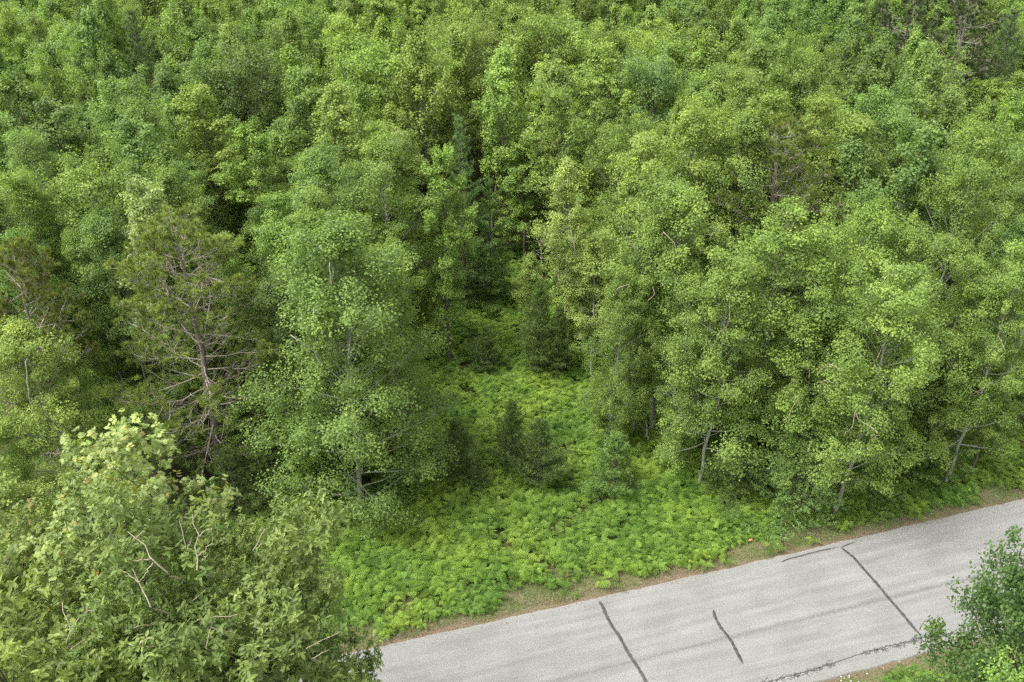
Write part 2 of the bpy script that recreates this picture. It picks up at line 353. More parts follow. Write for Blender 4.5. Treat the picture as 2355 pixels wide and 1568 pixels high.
# ragged open cracking along the near lane edge
a = Acc(); base = np.array([c9(*q_) for q_ in [(300, 1640), (600, 1566), (850, 1500), (1000, 1450), (1150, 1400), (1330, 1345), (1530, 1300), (1655, 1258), (1800, 1238), (2150, 1212)]])
strip(a, base, .032, step=.06, jit=.03)
dd = np.r_[0, np.cumsum(np.linalg.norm(np.diff(base, axis=0), axis=1))]
for s in np.sort(rg.uniform(0, dd[-1], 420)):
    if math.sin(s * 2.1) + math.sin(s * 0.9) < -0.9: continue
    c = np.array([np.interp(s, dd, base[:, 0]), np.interp(s, dd, base[:, 1])]) + rg.normal(0, .05, 2)
    th = rg.uniform(0, 3.14); L_ = rg.uniform(.1, .28); u_ = np.array([math.cos(th), math.sin(th)]) * L_ / 2
    strip(a, [c - u_, c + rg.normal(0, .02, 2), c + u_], .026, step=.05, lift=0.011)
link('cracked_seam', a.mesh('cracked_seam', M_tar, attrs=False), road)['kind'] = 'stuff'

# ------------------------------------------------------------------ tree builders
def skeleton(rng, h, Rr, base, prof, nl, e0, e1, sub, bark, r0, wander=.085, droop=0.0, sides=6, sig=.3, multi=1, mid=.6):
    """trunk and limb geometry plus clump centres, radii"""
    acc = Acc(); C = []; G = []
    stems = []
    for q_ in range(multi):
        n_ = 11; pts = np.zeros((n_, 3)); pts[:, 2] = np.linspace(0, h * (.97 - .08 * q_), n_)
        dr = np.cumsum(rng.normal(0, wander * h / n_, (n_, 2)), 0); dr -= dr[0]
        az = rng.uniform(0, 6.28)
        if multi > 1: dr += np.linspace(0, 1, n_)[:, None] ** 1.2 * Rr * .55 * np.array([[math.cos(az + q_ * 6.28 / multi), math.sin(az + q_ * 6.28 / multi)]])
        pts[:, :2] = dr
        rad = r0 * (1 - np.linspace(0, 1, n_)) ** .8 + .012; rad[0] *= 1.35
        tube(acc, pts, rad, sides); stems.append(pts)
    for pts in stems:
        hh = pts[-1, 2]
        for i in range(nl // multi):
            tt = min(.99, (i + rng.rand()) / (nl // multi)); t = base + (.985 - base) * tt
            z = t * hh; a_ = np.array([np.interp(z, pts[:, 2], pts[:, k]) for k in (0, 1, 2)])
            az = i * 2.39996 + rng.uniform(-.5, .5); el = R(e0 + (e1 - e0) * tt + rng.normal(0, 8))
            L = max(.35, Rr * prof(tt) * rng.uniform(.5, 1.38) / max(.62, math.cos(el)) / (1.5 if multi > 1 else 1))
            d = np.array([math.cos(az) * math.cos(el), math.sin(az) * math.cos(el), math.sin(el)])
            lp = bent(rng, a_, d, L, 5, .10, .05 - droop)
            lr = r0 * .42 * (1 - .75 * tt) * min(1, L / 1.5)
            tube(acc, lp, np.linspace(lr, .008, 5), 4)
            ns = max(2, int(sub * L))
            for s_ in range(ns):
                f_ = .2 + .8 * (s_ + rng.rand()) / ns
                sp = np.array([np.interp(f_ * 4, np.arange(5), lp[:, k]) for k in (0, 1, 2)])
                dd_ = unit(unit(lp[-1] - lp[0]) + rng.normal(0, .62, 3) + np.array([0, 0, .12 - droop]))
                sl = L * .34 * (1.25 - f_) + .28
                tp = bent(rng, sp, dd_, sl, 3, .12, .04)
                tube(acc, tp, [max(.006, lr * .3), .006, .004], 3)
                C.append(tp[-1]); G.append(sig * rng.uniform(.7, 1.3))
                if rng.rand() < mid: C.append(tp[1]); G.append(sig * rng.uniform(.6, 1.0))
            C.append(lp[-1]); G.append(sig)
    return acc, np.array(C), np.array(G)

def fill(rng, C, G, n_leaves, size, tpl, hollow=.5, flat=.75, up=.7, warm=0.0, droop=0.0, stretch=1.0, acc=None, keep=None, cx=None, rosette=0):
    wgt = G ** 2.2; cnt = np.maximum(1, (n_leaves * wgt / wgt.sum()).astype(int))
    idx = np.repeat(np.arange(len(C)), cnt); M = len(idx)
    d = unit(rng.normal(size=(M, 3))); rr = rng.rand(M) ** hollow
    off = d * (rr * G[idx] * 1.6)[:, None]; off[:, 2] *= flat; off *= rng.uniform(.45, 1.55, (len(C), 3))[idx]
    c = C[idx] + off
    out = C.copy(); out[:, 2] = 0; out = unit(out)
    nrm = rng.normal(size=(M, 3)) * .55 + d * .5 + out[idx] * .25 + np.array([0, 0, up])
    ct = rng.normal(0, .45, len(C)); tint = np.clip(ct[idx] * 1.15 + rng.normal(0, .36, M), -1.6, 1.8)
    cw = (rng.rand(len(C)) < warm * 5) * rng.uniform(0, .8, len(C)); wm = np.where(rng.rand(M) < .3, cw[idx], cw[idx] * .2) if warm else None
    acc = acc or Acc()
    sz = size * rng.uniform(.7, 1.3, M)
    if rosette:
        # shoots carrying whorls of leaves that radiate from each shoot tip
        S_n = max(1, M // rosette); si = np.repeat(np.arange(S_n), rosette)[:M]; si = np.r_[si, np.zeros(M - len(si), int)]
        first = np.minimum(np.arange(S_n) * rosette, M - 1)
        sp = c[first][si]; ax = unit(d[first] * .6 + np.array([0, 0, .9]) + rng.normal(0, .25, (S_n, 3)))[si]
        rad = rng.normal(size=(M, 3)); rad = unit(rad - ax * (rad * ax).sum(1, keepdims=True))
        T_ = unit(rad + ax * rng.uniform(-.35, .55, (M, 1)) + np.array([0, 0, -.12])); nrm = unit(np.cross(T_, np.cross(ax, T_)) + rng.normal(0, .22, (M, 3)))
        T_ = unit(T_ - nrm * (T_ * nrm).sum(1, keepdims=True)); c = sp + T_ * (sz * .55)[:, None] + ax * rng.uniform(-.14, .02, (M, 1))
        tint = np.clip(tint * .6 + rng.normal(0, .35, S_n)[si], -1.6, 1.8)
        b_ = np.cross(nrm, T_); tv, tf = tpl; K = len(tv)
        if keep:
            score = -((c[:, 2] - c[:, 2].mean()) / c[:, 2].std()) + rng.normal(0, 1.2, M); kid = np.argsort(score)[:keep]
            loose = [(c[q_], T_[q_], b_[q_], nrm[q_], sz[q_], tint[q_]) for q_ in kid]; mk_ = np.ones(M, bool); mk_[kid] = False
        else: mk_ = np.ones(M, bool); loose = None
        v = c[mk_][:, None] + sz[mk_][:, None, None] * (tv[None, :, 0:1] * stretch * T_[mk_][:, None] + tv[None, :, 1:2] * b_[mk_][:, None] + tv[None, :, 2:3] * nrm[mk_][:, None])
        f = (np.arange(mk_.sum())[:, None, None] * K + np.array(tf)[None]).reshape(-1, len(tf[0]))
        acc.add(v.reshape(-1, 3), f, np.repeat(tint[mk_], len(tf)), None if wm is None else np.repeat(wm[mk_], len(tf)))
        return acc, loose
    if keep:
        # the leaves on the camera side, to be made objects of their own
        score = rng.rand(M) + (off[:, 1] < -.15) * -1 + (rr > .6) * -.6 + (c[:, 2] > np.median(C[:, 2])) * -.7
        if cx is not None: score += (c[:, 1] > 0) * 1.0
        kid = np.argsort(score)[:keep]; mk_ = np.ones(M, bool); mk_[kid] = False
        k = kid; nk = unit(nrm[k]); t = unit(np.cross(nk, unit(rng.normal(size=(len(k), 3))))); b = np.cross(nk, t)
        loose = [(c[q_], t[q2], b[q2], nk[q2], sz[q_], tint[q_]) for q2, q_ in enumerate(k)]
        put_leaves(acc, rng, c[mk_], nrm[mk_], sz[mk_], tpl, tint[mk_], None if wm is None else wm[mk_], droop, stretch)
        return acc, loose
    put_leaves(acc, rng, c, nrm, sz, tpl, tint, wm, droop, stretch)
    return acc, None

P_aspen = lambda t: (1 - t) ** .62 * (.5 + .5 * min(1, t * 3.5)) + .06
P_full = lambda t: (1 - t) ** .55 * (.72 + .28 * min(1, t * 3)) + .06
P_dome = lambda t: (1 - t ** 3.2) ** .5 * (.75 + .25 * min(1, t * 3)) + .04
P_round = lambda t: math.sqrt(max(.02, 1 - (1.75 * (t - .42)) ** 2)) * (1 if t < .9 else .8)
P_cone = lambda t: (1 - t) ** .8 + .05

TPL = {}
def tpl_broad(key, seed, h, Rr, base, prof, nl, e0, e1, sub, r0, n_leaves, size, bark, mat, leaf=DIAMOND, sig=.3, keep=None, **kw):
    rng = np.random.RandomState(seed)
    fk = {k: kw.pop(k) for k in list(kw) if k in ('hollow', 'flat', 'up', 'warm', 'stretch', 'rosette')}; fdroop = kw.pop('leafdroop', 0.0)
    tr, C, G = skeleton(rng, h, Rr, base, prof, nl, e0, e1, sub, bark, r0, sig=sig, **kw)
    cr, loose = fill(rng, C, G, n_leaves, size, leaf, keep=keep, droop=fdroop, cx=0, **fk)
    TPL[key] = dict(h=float(C[:, 2].max() + .2), R=Rr, parts=[('trunk', tr.mesh('trunk_' + key, bark, True, False)), ('crown', cr.mesh('crown_' + key, mat))], loose=loose, leaf=leaf, stretch=fk.get('stretch', 1.0), C=C)

def tufts(acc, rng, C, D, n_each, length, width, spread, tintc=.5):
    M = len(C) * n_each; idx = np.repeat(np.arange(len(C)), n_each)
    d = unit(D[idx] + rng.normal(0, spread, (M, 3))); s = unit(np.cross(d, rng.normal(size=(M, 3))))
    L = length * rng.uniform(.7, 1.25, M)[:, None]; c = C[idx] + d * L * .08 + rng.normal(0, .02, (M, 3))
    v = np.stack([c - s * width / 2, c + s * width / 2, c + d * L], 1).reshape(-1, 3)
    ct = rng.normal(0, tintc, len(C)); acc.add(v, np.arange(M * 3).reshape(-1, 3), np.clip(ct[idx] + rng.normal(0, .35, M), -1.6, 1.8))

def red_pine_tpl(key, seed, h, Rr, base, nl, n_each=34, limb_parts=False, ln=.17, wd=.02, dead=.12):
    rng = np.random.RandomState(seed); tr = Acc(); limbs = []
    n_ = 12; pts = np.zeros((n_, 3)); pts[:, 2] = np.linspace(0, h * .985, n_); pts[:, :2] = np.cumsum(rng.normal(0, .07, (n_, 2)), 0); pts[:, :2] -= pts[0, :2]
    tube(tr, pts, .165 * (1 - np.linspace(0, 1, n_)) ** .75 + .015, 8)
    C = []; D = []; la = Acc()
    for i in range(nl):
        tt = (i + rng.rand()) / nl; t = .10 + .88 * tt
        a_ = np.array([np.interp(t * h, pts[:, 2], pts[:, k]) for k in (0, 1, 2)])
        az = i * 2.39996 + rng.uniform(-.4, .4); isdead = t < base
        pr = (math.sin(math.pi * min(1, (t - base) / (1 - base) * .78 + .22)) ** .7 if not isdead else .6)
        L = Rr * max(.22, pr) * rng.uniform(.75, 1.15)
        el = R(-8 + 50 * max(0, tt - .25) + rng.normal(0, 9))
        d = np.array([math.cos(az) * math.cos(el), math.sin(az) * math.cos(el), math.sin(el)])
        acc = Acc() if limb_parts else la
        lp = bent(rng, a_, d, L, 7, .13, .07); r_ = .046 * (1 - .6 * tt)
        tube(acc, lp, np.linspace(r_, .012, 7), 5)
        ns = int(4 + L * 4.0)
        for s_ in range(ns):
            f_ = .18 + .82 * (s_ + rng.rand()) / ns
            sp = np.array([np.interp(f_ * 6, np.arange(7), lp[:, k]) for k in (0, 1, 2)])
            dd_ = unit(unit(lp[-1] - lp[0]) * .9 + rng.normal(0, .6, 3) * np.array([1, 1, .55]) + np.array([0, 0, .15]))
            sl = L * .30 * (1.2 - f_) + .30
            tp = bent(rng, sp, dd_, sl, 4, .2, .10)
            tube(acc, tp, [.016, .013, .010, .007], 3)
            if not isdead and (f_ > .34 or rng.rand() < .25):
                C.append(tp[-1]); D.append(unit(tp[-1] - tp[-2] + np.array([0, 0, .1])))
                for b_ in range(2):
                    if rng.rand() < .7:
                        e_ = bent(rng, tp[2 - b_], unit(dd_ + rng.normal(0, .7, 3)), .28, 3, .15, .1); tube(acc, e_, [.009, .008, .006], 3)
                        C.append(e_[-1]); D.append(unit(e_[-1] - e_[0] + np.array([0, 0, .1])))
            elif rng.rand() < .8:
                e_ = bent(rng, tp[2], unit(dd_ + rng.normal(0, .8, 3)), .4, 3, .3, 0); tube(acc, e_, [.008, .007, .005], 3)
        if not isdead: C.append(lp[-1]); D.append(unit(lp[-1] - lp[-2]))
        if limb_parts: limbs.append(acc.mesh('limb_' + key, M_limb_pine, True, False))
    for k in range(9):
        C.append(pts[-1] + rng.normal(0, .22, 3) + np.array([0, 0, .1])); D.append(np.array([0, 0, 1.]))
    cr = Acc(); C, D = np.array(C), np.array(D)
    C2 = C - D * .09
    tufts(cr, rng, C, D + np.array([0, 0, .35]), n_each, ln, wd, .85, .6)
    parts = [('trunk', tr.mesh('trunk_' + key, M_bark_pine, True, False))]
    if limb_parts: parts += [('limb', m_) for m_ in limbs]
    else: parts += [('limbs', la.mesh('limbs_' + key, M_limb_pine, True, False))]
    parts += [('crown', cr.mesh('crown_' + key, M_needle))]
    TPL[key] = dict(h=float(C[:, 2].max() + .15), R=Rr, parts=parts, loose=None)

def white_pine_tpl(key, seed, h, Rr, base, dz, n_each=10, ln=.13, wd=.022, up=8, dens=6.0, spread=.6, pw=.8):
    rng = np.random.RandomState(seed); tr = Acc(); C = []; D = []
    tube(tr, np.array([[0, 0, 0], [.03, 0, h * .3], [0, .04, h * .6], [0, 0, h * .98]]), np.array([.045, .035, .022, .006]) * h / 3.2 + .004, 6)
    z = base * h; k = 0
    while z < h * .97:
        tt = (z / h - base) / (1 - base); nb = 5 if tt < .85 else 4
        for b_ in range(nb):
            az = k * 1.1 + b_ * 6.283 / nb + rng.uniform(-.3, .3); L = Rr * ((1 - tt) ** pw + .05) * rng.uniform(.55, 1.2) * (1 + .18 * math.sin(az * 2 + seed))
            el = R(up + 45 * tt ** 2 + rng.normal(0, 6)); d = np.array([math.cos(az) * math.cos(el), math.sin(az) * math.cos(el), math.sin(el)])
            lp = bent(rng, [0, 0, z], d, L, 5, .06, .06); tube(tr, lp, np.linspace(.012 + .01 * L, .005, 5), 3)
            ns = max(3, int(dens * L))
            for s_ in range(ns):
                f_ = .15 + .85 * (s_ + rng.rand()) / ns; sp = np.array([np.interp(f_ * 4, np.arange(5), lp[:, q_]) for q_ in (0, 1, 2)])
                side = unit(np.cross(d, [0, 0, 1.])) * (1 if s_ % 2 else -1)
                dd_ = unit(d * .8 + side * rng.uniform(.5, 1.1) + np.array([0, 0, rng.uniform(-.05, .3)]))
                sl = (.38 * L * (1.15 - f_) + .12)
                m_ = max(2, int(sl / .13))
                for q_ in range(m_):
                    C.append(sp + dd_ * sl * (q_ + .6) / m_ + rng.normal(0, .015, 3)); D.append(unit(dd_ + np.array([0, 0, .35])))
            for q_ in range(3): C.append(lp[-1] - d * .1 * q_); D.append(d)
        z += dz * (1.0 - .35 * tt); k += 1
    for q_ in range(5): C.append(np.array([0, 0, h * (.93 + .014 * q_)])); D.append(np.array([0, 0, 1.]))
    cr = Acc(); tufts(cr, rng, np.array(C), np.array(D), n_each, ln, wd, spread)
    TPL[key] = dict(h=h, R=Rr, parts=[('trunk', tr.mesh('trunk_' + key, M_bark_dark, True, False)), ('crown', cr.mesh('crown_' + key, M_needle))], loose=None)

# --- templates: near aspens, far aspens, maples, oaks, birches, pines
for k in range(5):
    tpl_broad('aspen_near%d' % k, 100 + k, 14, [2.8, 2.6, 2.3, 2.8, 2.1][k], [.30, .36, .34, .25, .4][k], P_aspen, 44, 22, 66, 1.9, .11, 32000, .092, M_bark_aspen, M_leaf, sig=.32, mid=.3, hollow=.4, flat=.7)
for k in range(4):
    tpl_broad('aspen_full%d' % k, 150 + k, 14, [3.1, 2.8, 2.5, 3.0][k], [.05, .09, .07, .04][k], P_full, 60, 10, 66, 1.9, .11, 46000, .09, M_bark_aspen, M_leaf, sig=.33, mid=.25, hollow=.38, flat=.62)
tpl_broad('aspen_big', 190, 14, 3.3, .03, P_full, 84, 4, 66, 2.5, .10, 66000, .088, M_bark_aspen, M_leaf, sig=.29, mid=.4, hollow=.42, flat=.7)
for k in range(2):
    tpl_broad('aspen_hang%d' % k, 170 + k, 14, [3.0, 2.7][k], [.17, .2][k], P_full, 52, 5, 66, 2.0, .10, 42000, .092, M_bark_aspen, M_leaf, sig=.34, mid=.25, hollow=.38, flat=.62)
for k in range(7):
    tpl_broad('aspen_far%d' % k, 200 + k, 13.5, [1.9, 1.7, 2.1, 1.6, 2.0, 1.8, 1.5][k], .35 + .03 * (k % 3), P_aspen, 46, 38, 78, 2.0, .10, 14500, .125, M_bark_aspen, M_leaf, sig=.23, flat=1.3, multi=1 + (k % 3 == 1))
for k in range(3):
    tpl_broad('maple%d' % k, 300 + k, 12.5, [2.4, 2.1, 2.7][k], .22, P_aspen if k != 2 else P_round, 40, 20, 70, 2.4, .12, 18500, .125, M_bark_dark, M_maple, leaf=ROUND if 0 else DIAMOND, sig=.27, flat=.6, up=1.0)
for k in range(3):
    tpl_broad('oak%d' % k, 330 + k, 14, [3.4, 2.9, 3.8][k], .38, P_round, 46, 12, 64, 2.2, .18, 20000, .135, M_bark_dark, M_maple, sig=.36, flat=.7)
for k in range(2):
    tpl_broad('birch%d' % k, 360 + k, 12.6, [1.7, 1.5][k], .30, P_aspen, 40, 38, 70, 3.0, .08, 20000, .088, M_bark_aspen, M_leaf, sig=.26, droop=.02)
for k in range(2):
    tpl_broad('sapling%d' % k, 380 + k, 3.5, [1.3, 1.0][k], .1, P_round, 20, 25, 70, 3.5, .035, 4500, .09, M_bark_aspen, M_leaf, sig=.22)
red_pine_tpl('pine_left', 401, 14.2, 3.7, .14, 84, n_each=52, wd=.022, ln=.18, limb_parts=True)
red_pine_tpl('pine_right', 402, 14.5, 3.6, .3, 74, n_each=46, ln=.19, wd=.024, limb_parts=True)
red_pine_tpl('pine_far', 403, 15, 3.0, .4, 56, n_each=30, ln=.22, wd=.04)
white_pine_tpl('wpine_tall', 411, 13, 2.6, .12, .62, n_each=13, ln=.17, wd=.036, dens=5.5)
white_pine_tpl('wpine_mid', 412, 8, 3.1, .04, .95, n_each=20, ln=.16, wd=.034, dens=7, up=0)
white_pine_tpl('wpine_low', 413, 5, 2.7, .03, .42, n_each=13, ln=.13, wd=.028, dens=6, up=2)
white_pine_tpl('young_pine', 414, 3.4, 1.45, .04, .27, n_each=12, ln=.14, wd=.02, up=34, dens=7, spread=.7, pw=.6)
white_pine_tpl('young_pine_tall', 415, 5.6, 1.9, .05, .36, n_each=12, ln=.15, wd=.024, up=30, dens=6, spread=.7, pw=.6)
white_pine_tpl('spruce', 416, 3.2, 1.55, .03, .24, n_each=14, ln=.10, wd=.022, up=16, dens=9, pw=.6)
# near-side roadside trees, closest to the camera
tpl_broad('cherry0', 501, 17, 3.9, .33, P_dome, 56, 10, 60, 2.8, .15, 42000, .125, M_bark_dark, M_maple, leaf=OVAL, sig=.36, keep=300, stretch=1.25, multi=2, rosette=8)
tpl_broad('cherry1', 502, 15, 3.3, .3, P_dome, 46, 10, 60, 2.8, .13, 30000, .125, M_bark_dark, M_maple, leaf=OVAL, sig=.36, keep=300, stretch=1.25, multi=2, rosette=8)
tpl_broad('hardmaple', 503, 17.4, 3.6, .5, P_dome, 54, 25, 70, 2.4, .12, 21000, .135, M_bark_dark, M_maple, leaf=MAPLE, sig=.30, flat=.5, warm=.045, keep=300, multi=3, rosette=6)
tpl_broad('poplar', 504, 12.5, 2.7, .18, P_aspen, 34, 30, 65, 3.2, .12, 30000, .10, M_bark_dark, M_leaf, leaf=ROUND, sig=.34, keep=300, up=.2)

ALLC = []
LEAFMESH = {}
def leaf_mesh(tplname, leaf, stretch, mat):
    key = (tplname,)
    if key not in LEAFMESH:
        a_ = Acc(); v = leaf[0].copy(); v[:, 0] *= stretch; a_.add(v, leaf[1]); LEAFMESH[key] = a_.mesh('leaf_' + tplname, mat, attrs=False)
    return LEAFMESH[key]

GREEN = {'mid': (0.168, 0.255, 0.046), 'yellow': (0.212, 0.290, 0.056), 'blue': (0.138, 0.228, 0.052), 'dark': (0.115, 0.180, 0.040), 'bright': (0.180, 0.282, 0.050),
         'pine': (0.175, 0.225, 0.055), 'wpine': (0.165, 0.260, 0.080), 'young': (0.118, 0.178, 0.052), 'pale': (0.245, 0.315, 0.10), 'cherry': (0.172, 0.235, 0.068), 'spruce': (0.165, 0.26, 0.07), 'birch': (0.23, 0.30, 0.068), 'poplar': (0.095, 0.165, 0.048)}
def plant(name, tp, x, y, h, color, label, cat='tree', group=None, rot=0.0, wide=1.0, lean=(0, 0)):
    T = TPL[tp]; e = bpy.data.objects.new(name, None); COL.objects.link(e); e.empty_display_size = .5
    s = h / T['h']; e.location = (x, y, -0.03); e.scale = (s * wide, s * wide, s); e.rotation_euler = (lean[0], lean[1], rot)
    tag(e, label, cat, group)
    if 'C' in T and (y < 48):
        Mx = Matrix.LocRotScale(e.location, e.rotation_euler, e.scale); A_ = np.array(Mx.to_3x3()); ALLC.append((e, Mx, T['C'] @ A_.T + np.array(e.location)))
    for pn, me_ in T['parts']: link(pn, me_, e, color)
    if T['loose']:
        lm = leaf_mesh(tp, T['leaf'], T['stretch'], T['parts'][1][1].materials[0])
        for c, t, b, nn, sz, ti in T['loose']:
            mt = Matrix(((t[0] * sz, b[0] * sz, nn[0] * sz, c[0]), (t[1] * sz, b[1] * sz, nn[1] * sz, c[1]), (t[2] * sz, b[2] * sz, nn[2] * sz, c[2]), (0, 0, 0, 1)))
            k = max(.55, 1 + .4 * ti); link('leaf', lm, e, tuple(q_ * k for q_ in color), mt)
    return e

def hfor(top, base):
    b = at(*base)
    for z in np.arange(.5, 22, .05):
        if at(top[0], top[1], z)[1] < b[1]: return z + .25
    return 22
# ------------------------------------------------------------------ landmark trees (name, template, top px, height, colour, wide, protected box, label)
LM = []   # x, y, phrase used in other labels, px centre
BOX = []  # protected picture boxes: x0,y0,x1,y1, world y
OCC = []  # x, y, radius of everything planted
def lm(name, tp, px, py, h, color, wide, box, label, phrase=None, rot=0.0, cat='tree', lean=(0, 0)):
    x, y = at(px, py, h - .25)
    c = GREEN[color] if isinstance(color, str) else color
    e = plant(name, tp, x, y, h, c, label, cat, rot=rot, wide=wide, lean=lean)
    if phrase: LM.append((x, y, phrase))
    if box: BOX.append((*box, y))
    OCC.append((x, y, TPL[tp]['R'] * wide * h / TPL[tp]['h']))
    return e
lm('red_pine', 'pine_left', 390, 490, 14.2, 'pine', 1.12, (215, 480, 600, 1100), 'tall red pine with many bare grey limbs, behind the pale maple', 'the bare-limbed red pine')
lm('red_pine', 'pine_right', 1790, 262, 15.5, (0.155, 0.20, 0.045), .95, (1640, 270, 1920, 560), 'olive red pine rising above the aspens right of the clearing', 'the olive red pine', 1.3)
lm('red_pine', 'pine_far', 20, 555, 13.5, (0.14, 0.165, 0.042), .9, (0, 560, 130, 740), 'brownish red pine cut by the left edge of the picture', None, .6)
lm('quaking_aspen', 'aspen_big', 745, 520, 14.8, (0.150, 0.240, 0.046), 1.15, (590, 530, 960, 1100), 'broad aspen with foliage down to the bracken, left of the clearing', 'the broad clearing-side aspen')
lm('quaking_aspen', 'aspen_full1', 890, 560, 12.5, 'mid', .85, (800, 600, 960, 900), 'aspen crowding the right flank of the broad clearing-side aspen', None, 2.0)
lm('quaking_aspen', 'aspen_near1', 885, 315, 14.0, 'mid', 1.1, (790, 320, 980, 620), 'rounded aspen behind the broad one, beside the narrow yellow-green maple', None, .4)
lm('red_maple', 'maple0', 1015, 345, 13.2, 'bright', .72, (950, 350, 1080, 640), 'narrow bright yellow-green maple at the upper left of the clearing', 'the narrow bright maple')
lm('quaking_aspen', 'aspen_near3', 1005, 500, hfor((1005, 500), (1008, 790)), 'mid', .8, (960, 560, 1075, 720), 'low aspen at the foot of the narrow bright maple', None, 1.1)
lm('white_pine', 'wpine_mid', 1125, 420, 8.6, (0.17, 0.27, 0.08), .72, (1060, 430, 1200, 640), 'layered white pine standing at the far end of the clearing', 'the layered white pine')
lm('white_pine', 'wpine_tall', 1055, 268, 13.0, (0.15, 0.235, 0.085), .8, (1000, 270, 1120, 420), 'tall soft blue-green white pine behind the layered one', 'the soft blue-green pine')
lm('red_maple', 'maple1', 1210, 330, 9.5, 'bright', 1.1, (1150, 340, 1260, 600), 'leafy green maple between the layered pine and the pale birch', None, .3)
lm('red_maple', 'maple2', 1290, 165, 14.5, 'mid', .9, (1200, 180, 1400, 400), 'open maple with a grey trunk in view beyond the pale birch', 'the open grey-trunked maple', .3)
lm('birch_tree', 'birch0', 1322, 372, 12.8, 'birch', .95, (1240, 385, 1400, 700), 'slender pale birch with white stems standing in the clearing', 'the slender pale birch')
lm('birch_tree', 'birch1', 1225, 590, 6.0, 'birch', 1.4, (1180, 590, 1300, 690), 'short pale birch clump left of the slender birch', None, 2.0)
lm('birch_tree', 'birch1', 1380, 545, 9.2, 'birch', 1.3, (1330, 560, 1420, 800), 'half-height pale birch right of the slender birch', None, .9)
for i_, (px, py, h, tp, c, wd, lb) in enumerate([
    (1485, 310, 14.5, 'aspen_near2', 'yellow', 1.0, 'yellow-green aspen, leftmost of the light tops beside the olive red pine'),
    (1600, 248, 15.5, 'aspen_near0', 'yellow', .95, 'broad yellow-green aspen, tallest of the light tops beside the olive red pine'),
    (1695, 285, 14.5, 'aspen_near4', 'yellow', 1.1, 'slim yellow-green aspen touching the left side of the olive red pine'),
    (1735, 262, 15.5, 'aspen_near4', 'mid', .9, 'slim green aspen tucked behind the top of the olive red pine'),
    (1560, 400, 14.3, 'aspen_near1', 'mid', 1.05, 'aspen above the thin trunks at the right edge of the clearing'),
    (1500, 500, 12.5, 'aspen_full2', 'mid', .85, 'aspen leaning over the bracken just right of the birches'),
    (1775, 478, 14.3, 'aspen_hang0', 'mid', 1.05, 'aspen whose top hides the foot of the olive red pine'),
    (1680, 575, 12.8, 'aspen_hang1', 'mid', .95, 'aspen in the front row directly above the dark gap with trunks'),
    (1895, 608, 12.2, 'aspen_full2', 'bright', 1.0, 'bright slim aspen in front of the right-hand aspen row'),
    (1960, 270, 14.5, 'aspen_near4', 'yellow', 1.15, 'yellow-green aspen right of the olive red pine'),
    (1880, 230, 15.0, 'aspen_near2', 'yellow', .9, 'yellow-green aspen just behind the olive red pine on its right'),
    (2020, 470, 14.0, 'aspen_full0', 'mid', .85, 'full aspen behind the bright slim aspen'),
    (2060, 600, 13.2, 'aspen_hang0', 'mid', 1.0, 'aspen reaching down towards the roadside white pines'),
    (2130, 520, 13.0, 'aspen_hang1', 'mid', .85, 'aspen left of the dark hollow with pale crooked trunks'),
    (2230, 370, 14.0, 'aspen_near3', 'mid', .85, 'aspen above the dark hollow with pale crooked trunks'),
    (2350, 560, 13.0, 'aspen_hang1', 'mid', .8, 'aspen right of the dark hollow, cut by the picture edge'),
    (2200, 770, 7.0, 'aspen_full2', 'bright', 1.3, 'short bright aspen in the hollow above the far roadside pine'),
    (2310, 850, 6.5, 'maple0', 'mid', 1.0, 'low green maple at the right edge above the bracken'),
    (60, 750, 11.0, 'aspen_full3', 'yellow', 1.0, 'young yellow-green aspen by the left edge, above the pale maple'),
    (700, 500, 13.0, 'aspen_near2', 'mid', .95, 'aspen half hidden at the back left of the broad clearing-side aspen'),
    (620, 640, 11.0, 'aspen_full2', 'dark', 1.0, 'dark green aspen squeezed between the bare-limbed pine and broad aspen'),
    (170, 850, 8.5, 'aspen_full0', 'mid', .9, 'low bushy aspen between the young left-edge aspen and bare-limbed pine'),
    (-40, 930, 8.0, 'aspen_full1', 'mid', 1.0, 'low aspen at the left edge directly over the pale maple'),
    (1420, 620, 10.5, 'aspen_full1', 'mid', .75, 'small aspen with yellowing leaves right of the pale birches'),
    (1600, 650, 10.5, 'aspen_full3', 'mid', .8, 'low aspen mantling the dark gap with the straight trunk'),
    (1950, 720, 10.5, 'aspen_hang1', 'mid', 1.0, 'low aspen over the bushy roadside white pine'),
    (2270, 600, 11.5, 'aspen_near3', 'mid', .9, 'aspen with pale stems right above the dark hollow'),
    (345, 410, 14.0, 'maple1', 'pale', .8, 'pale maple top with whitish leaves right behind the bare-limbed pine')]):
    lm('red_maple' if 'maple' in tp else 'quaking_aspen', tp, px, py, h, c, wd, (px - 50, py, px + 50, py + 130), lb, None, i_ * .8)
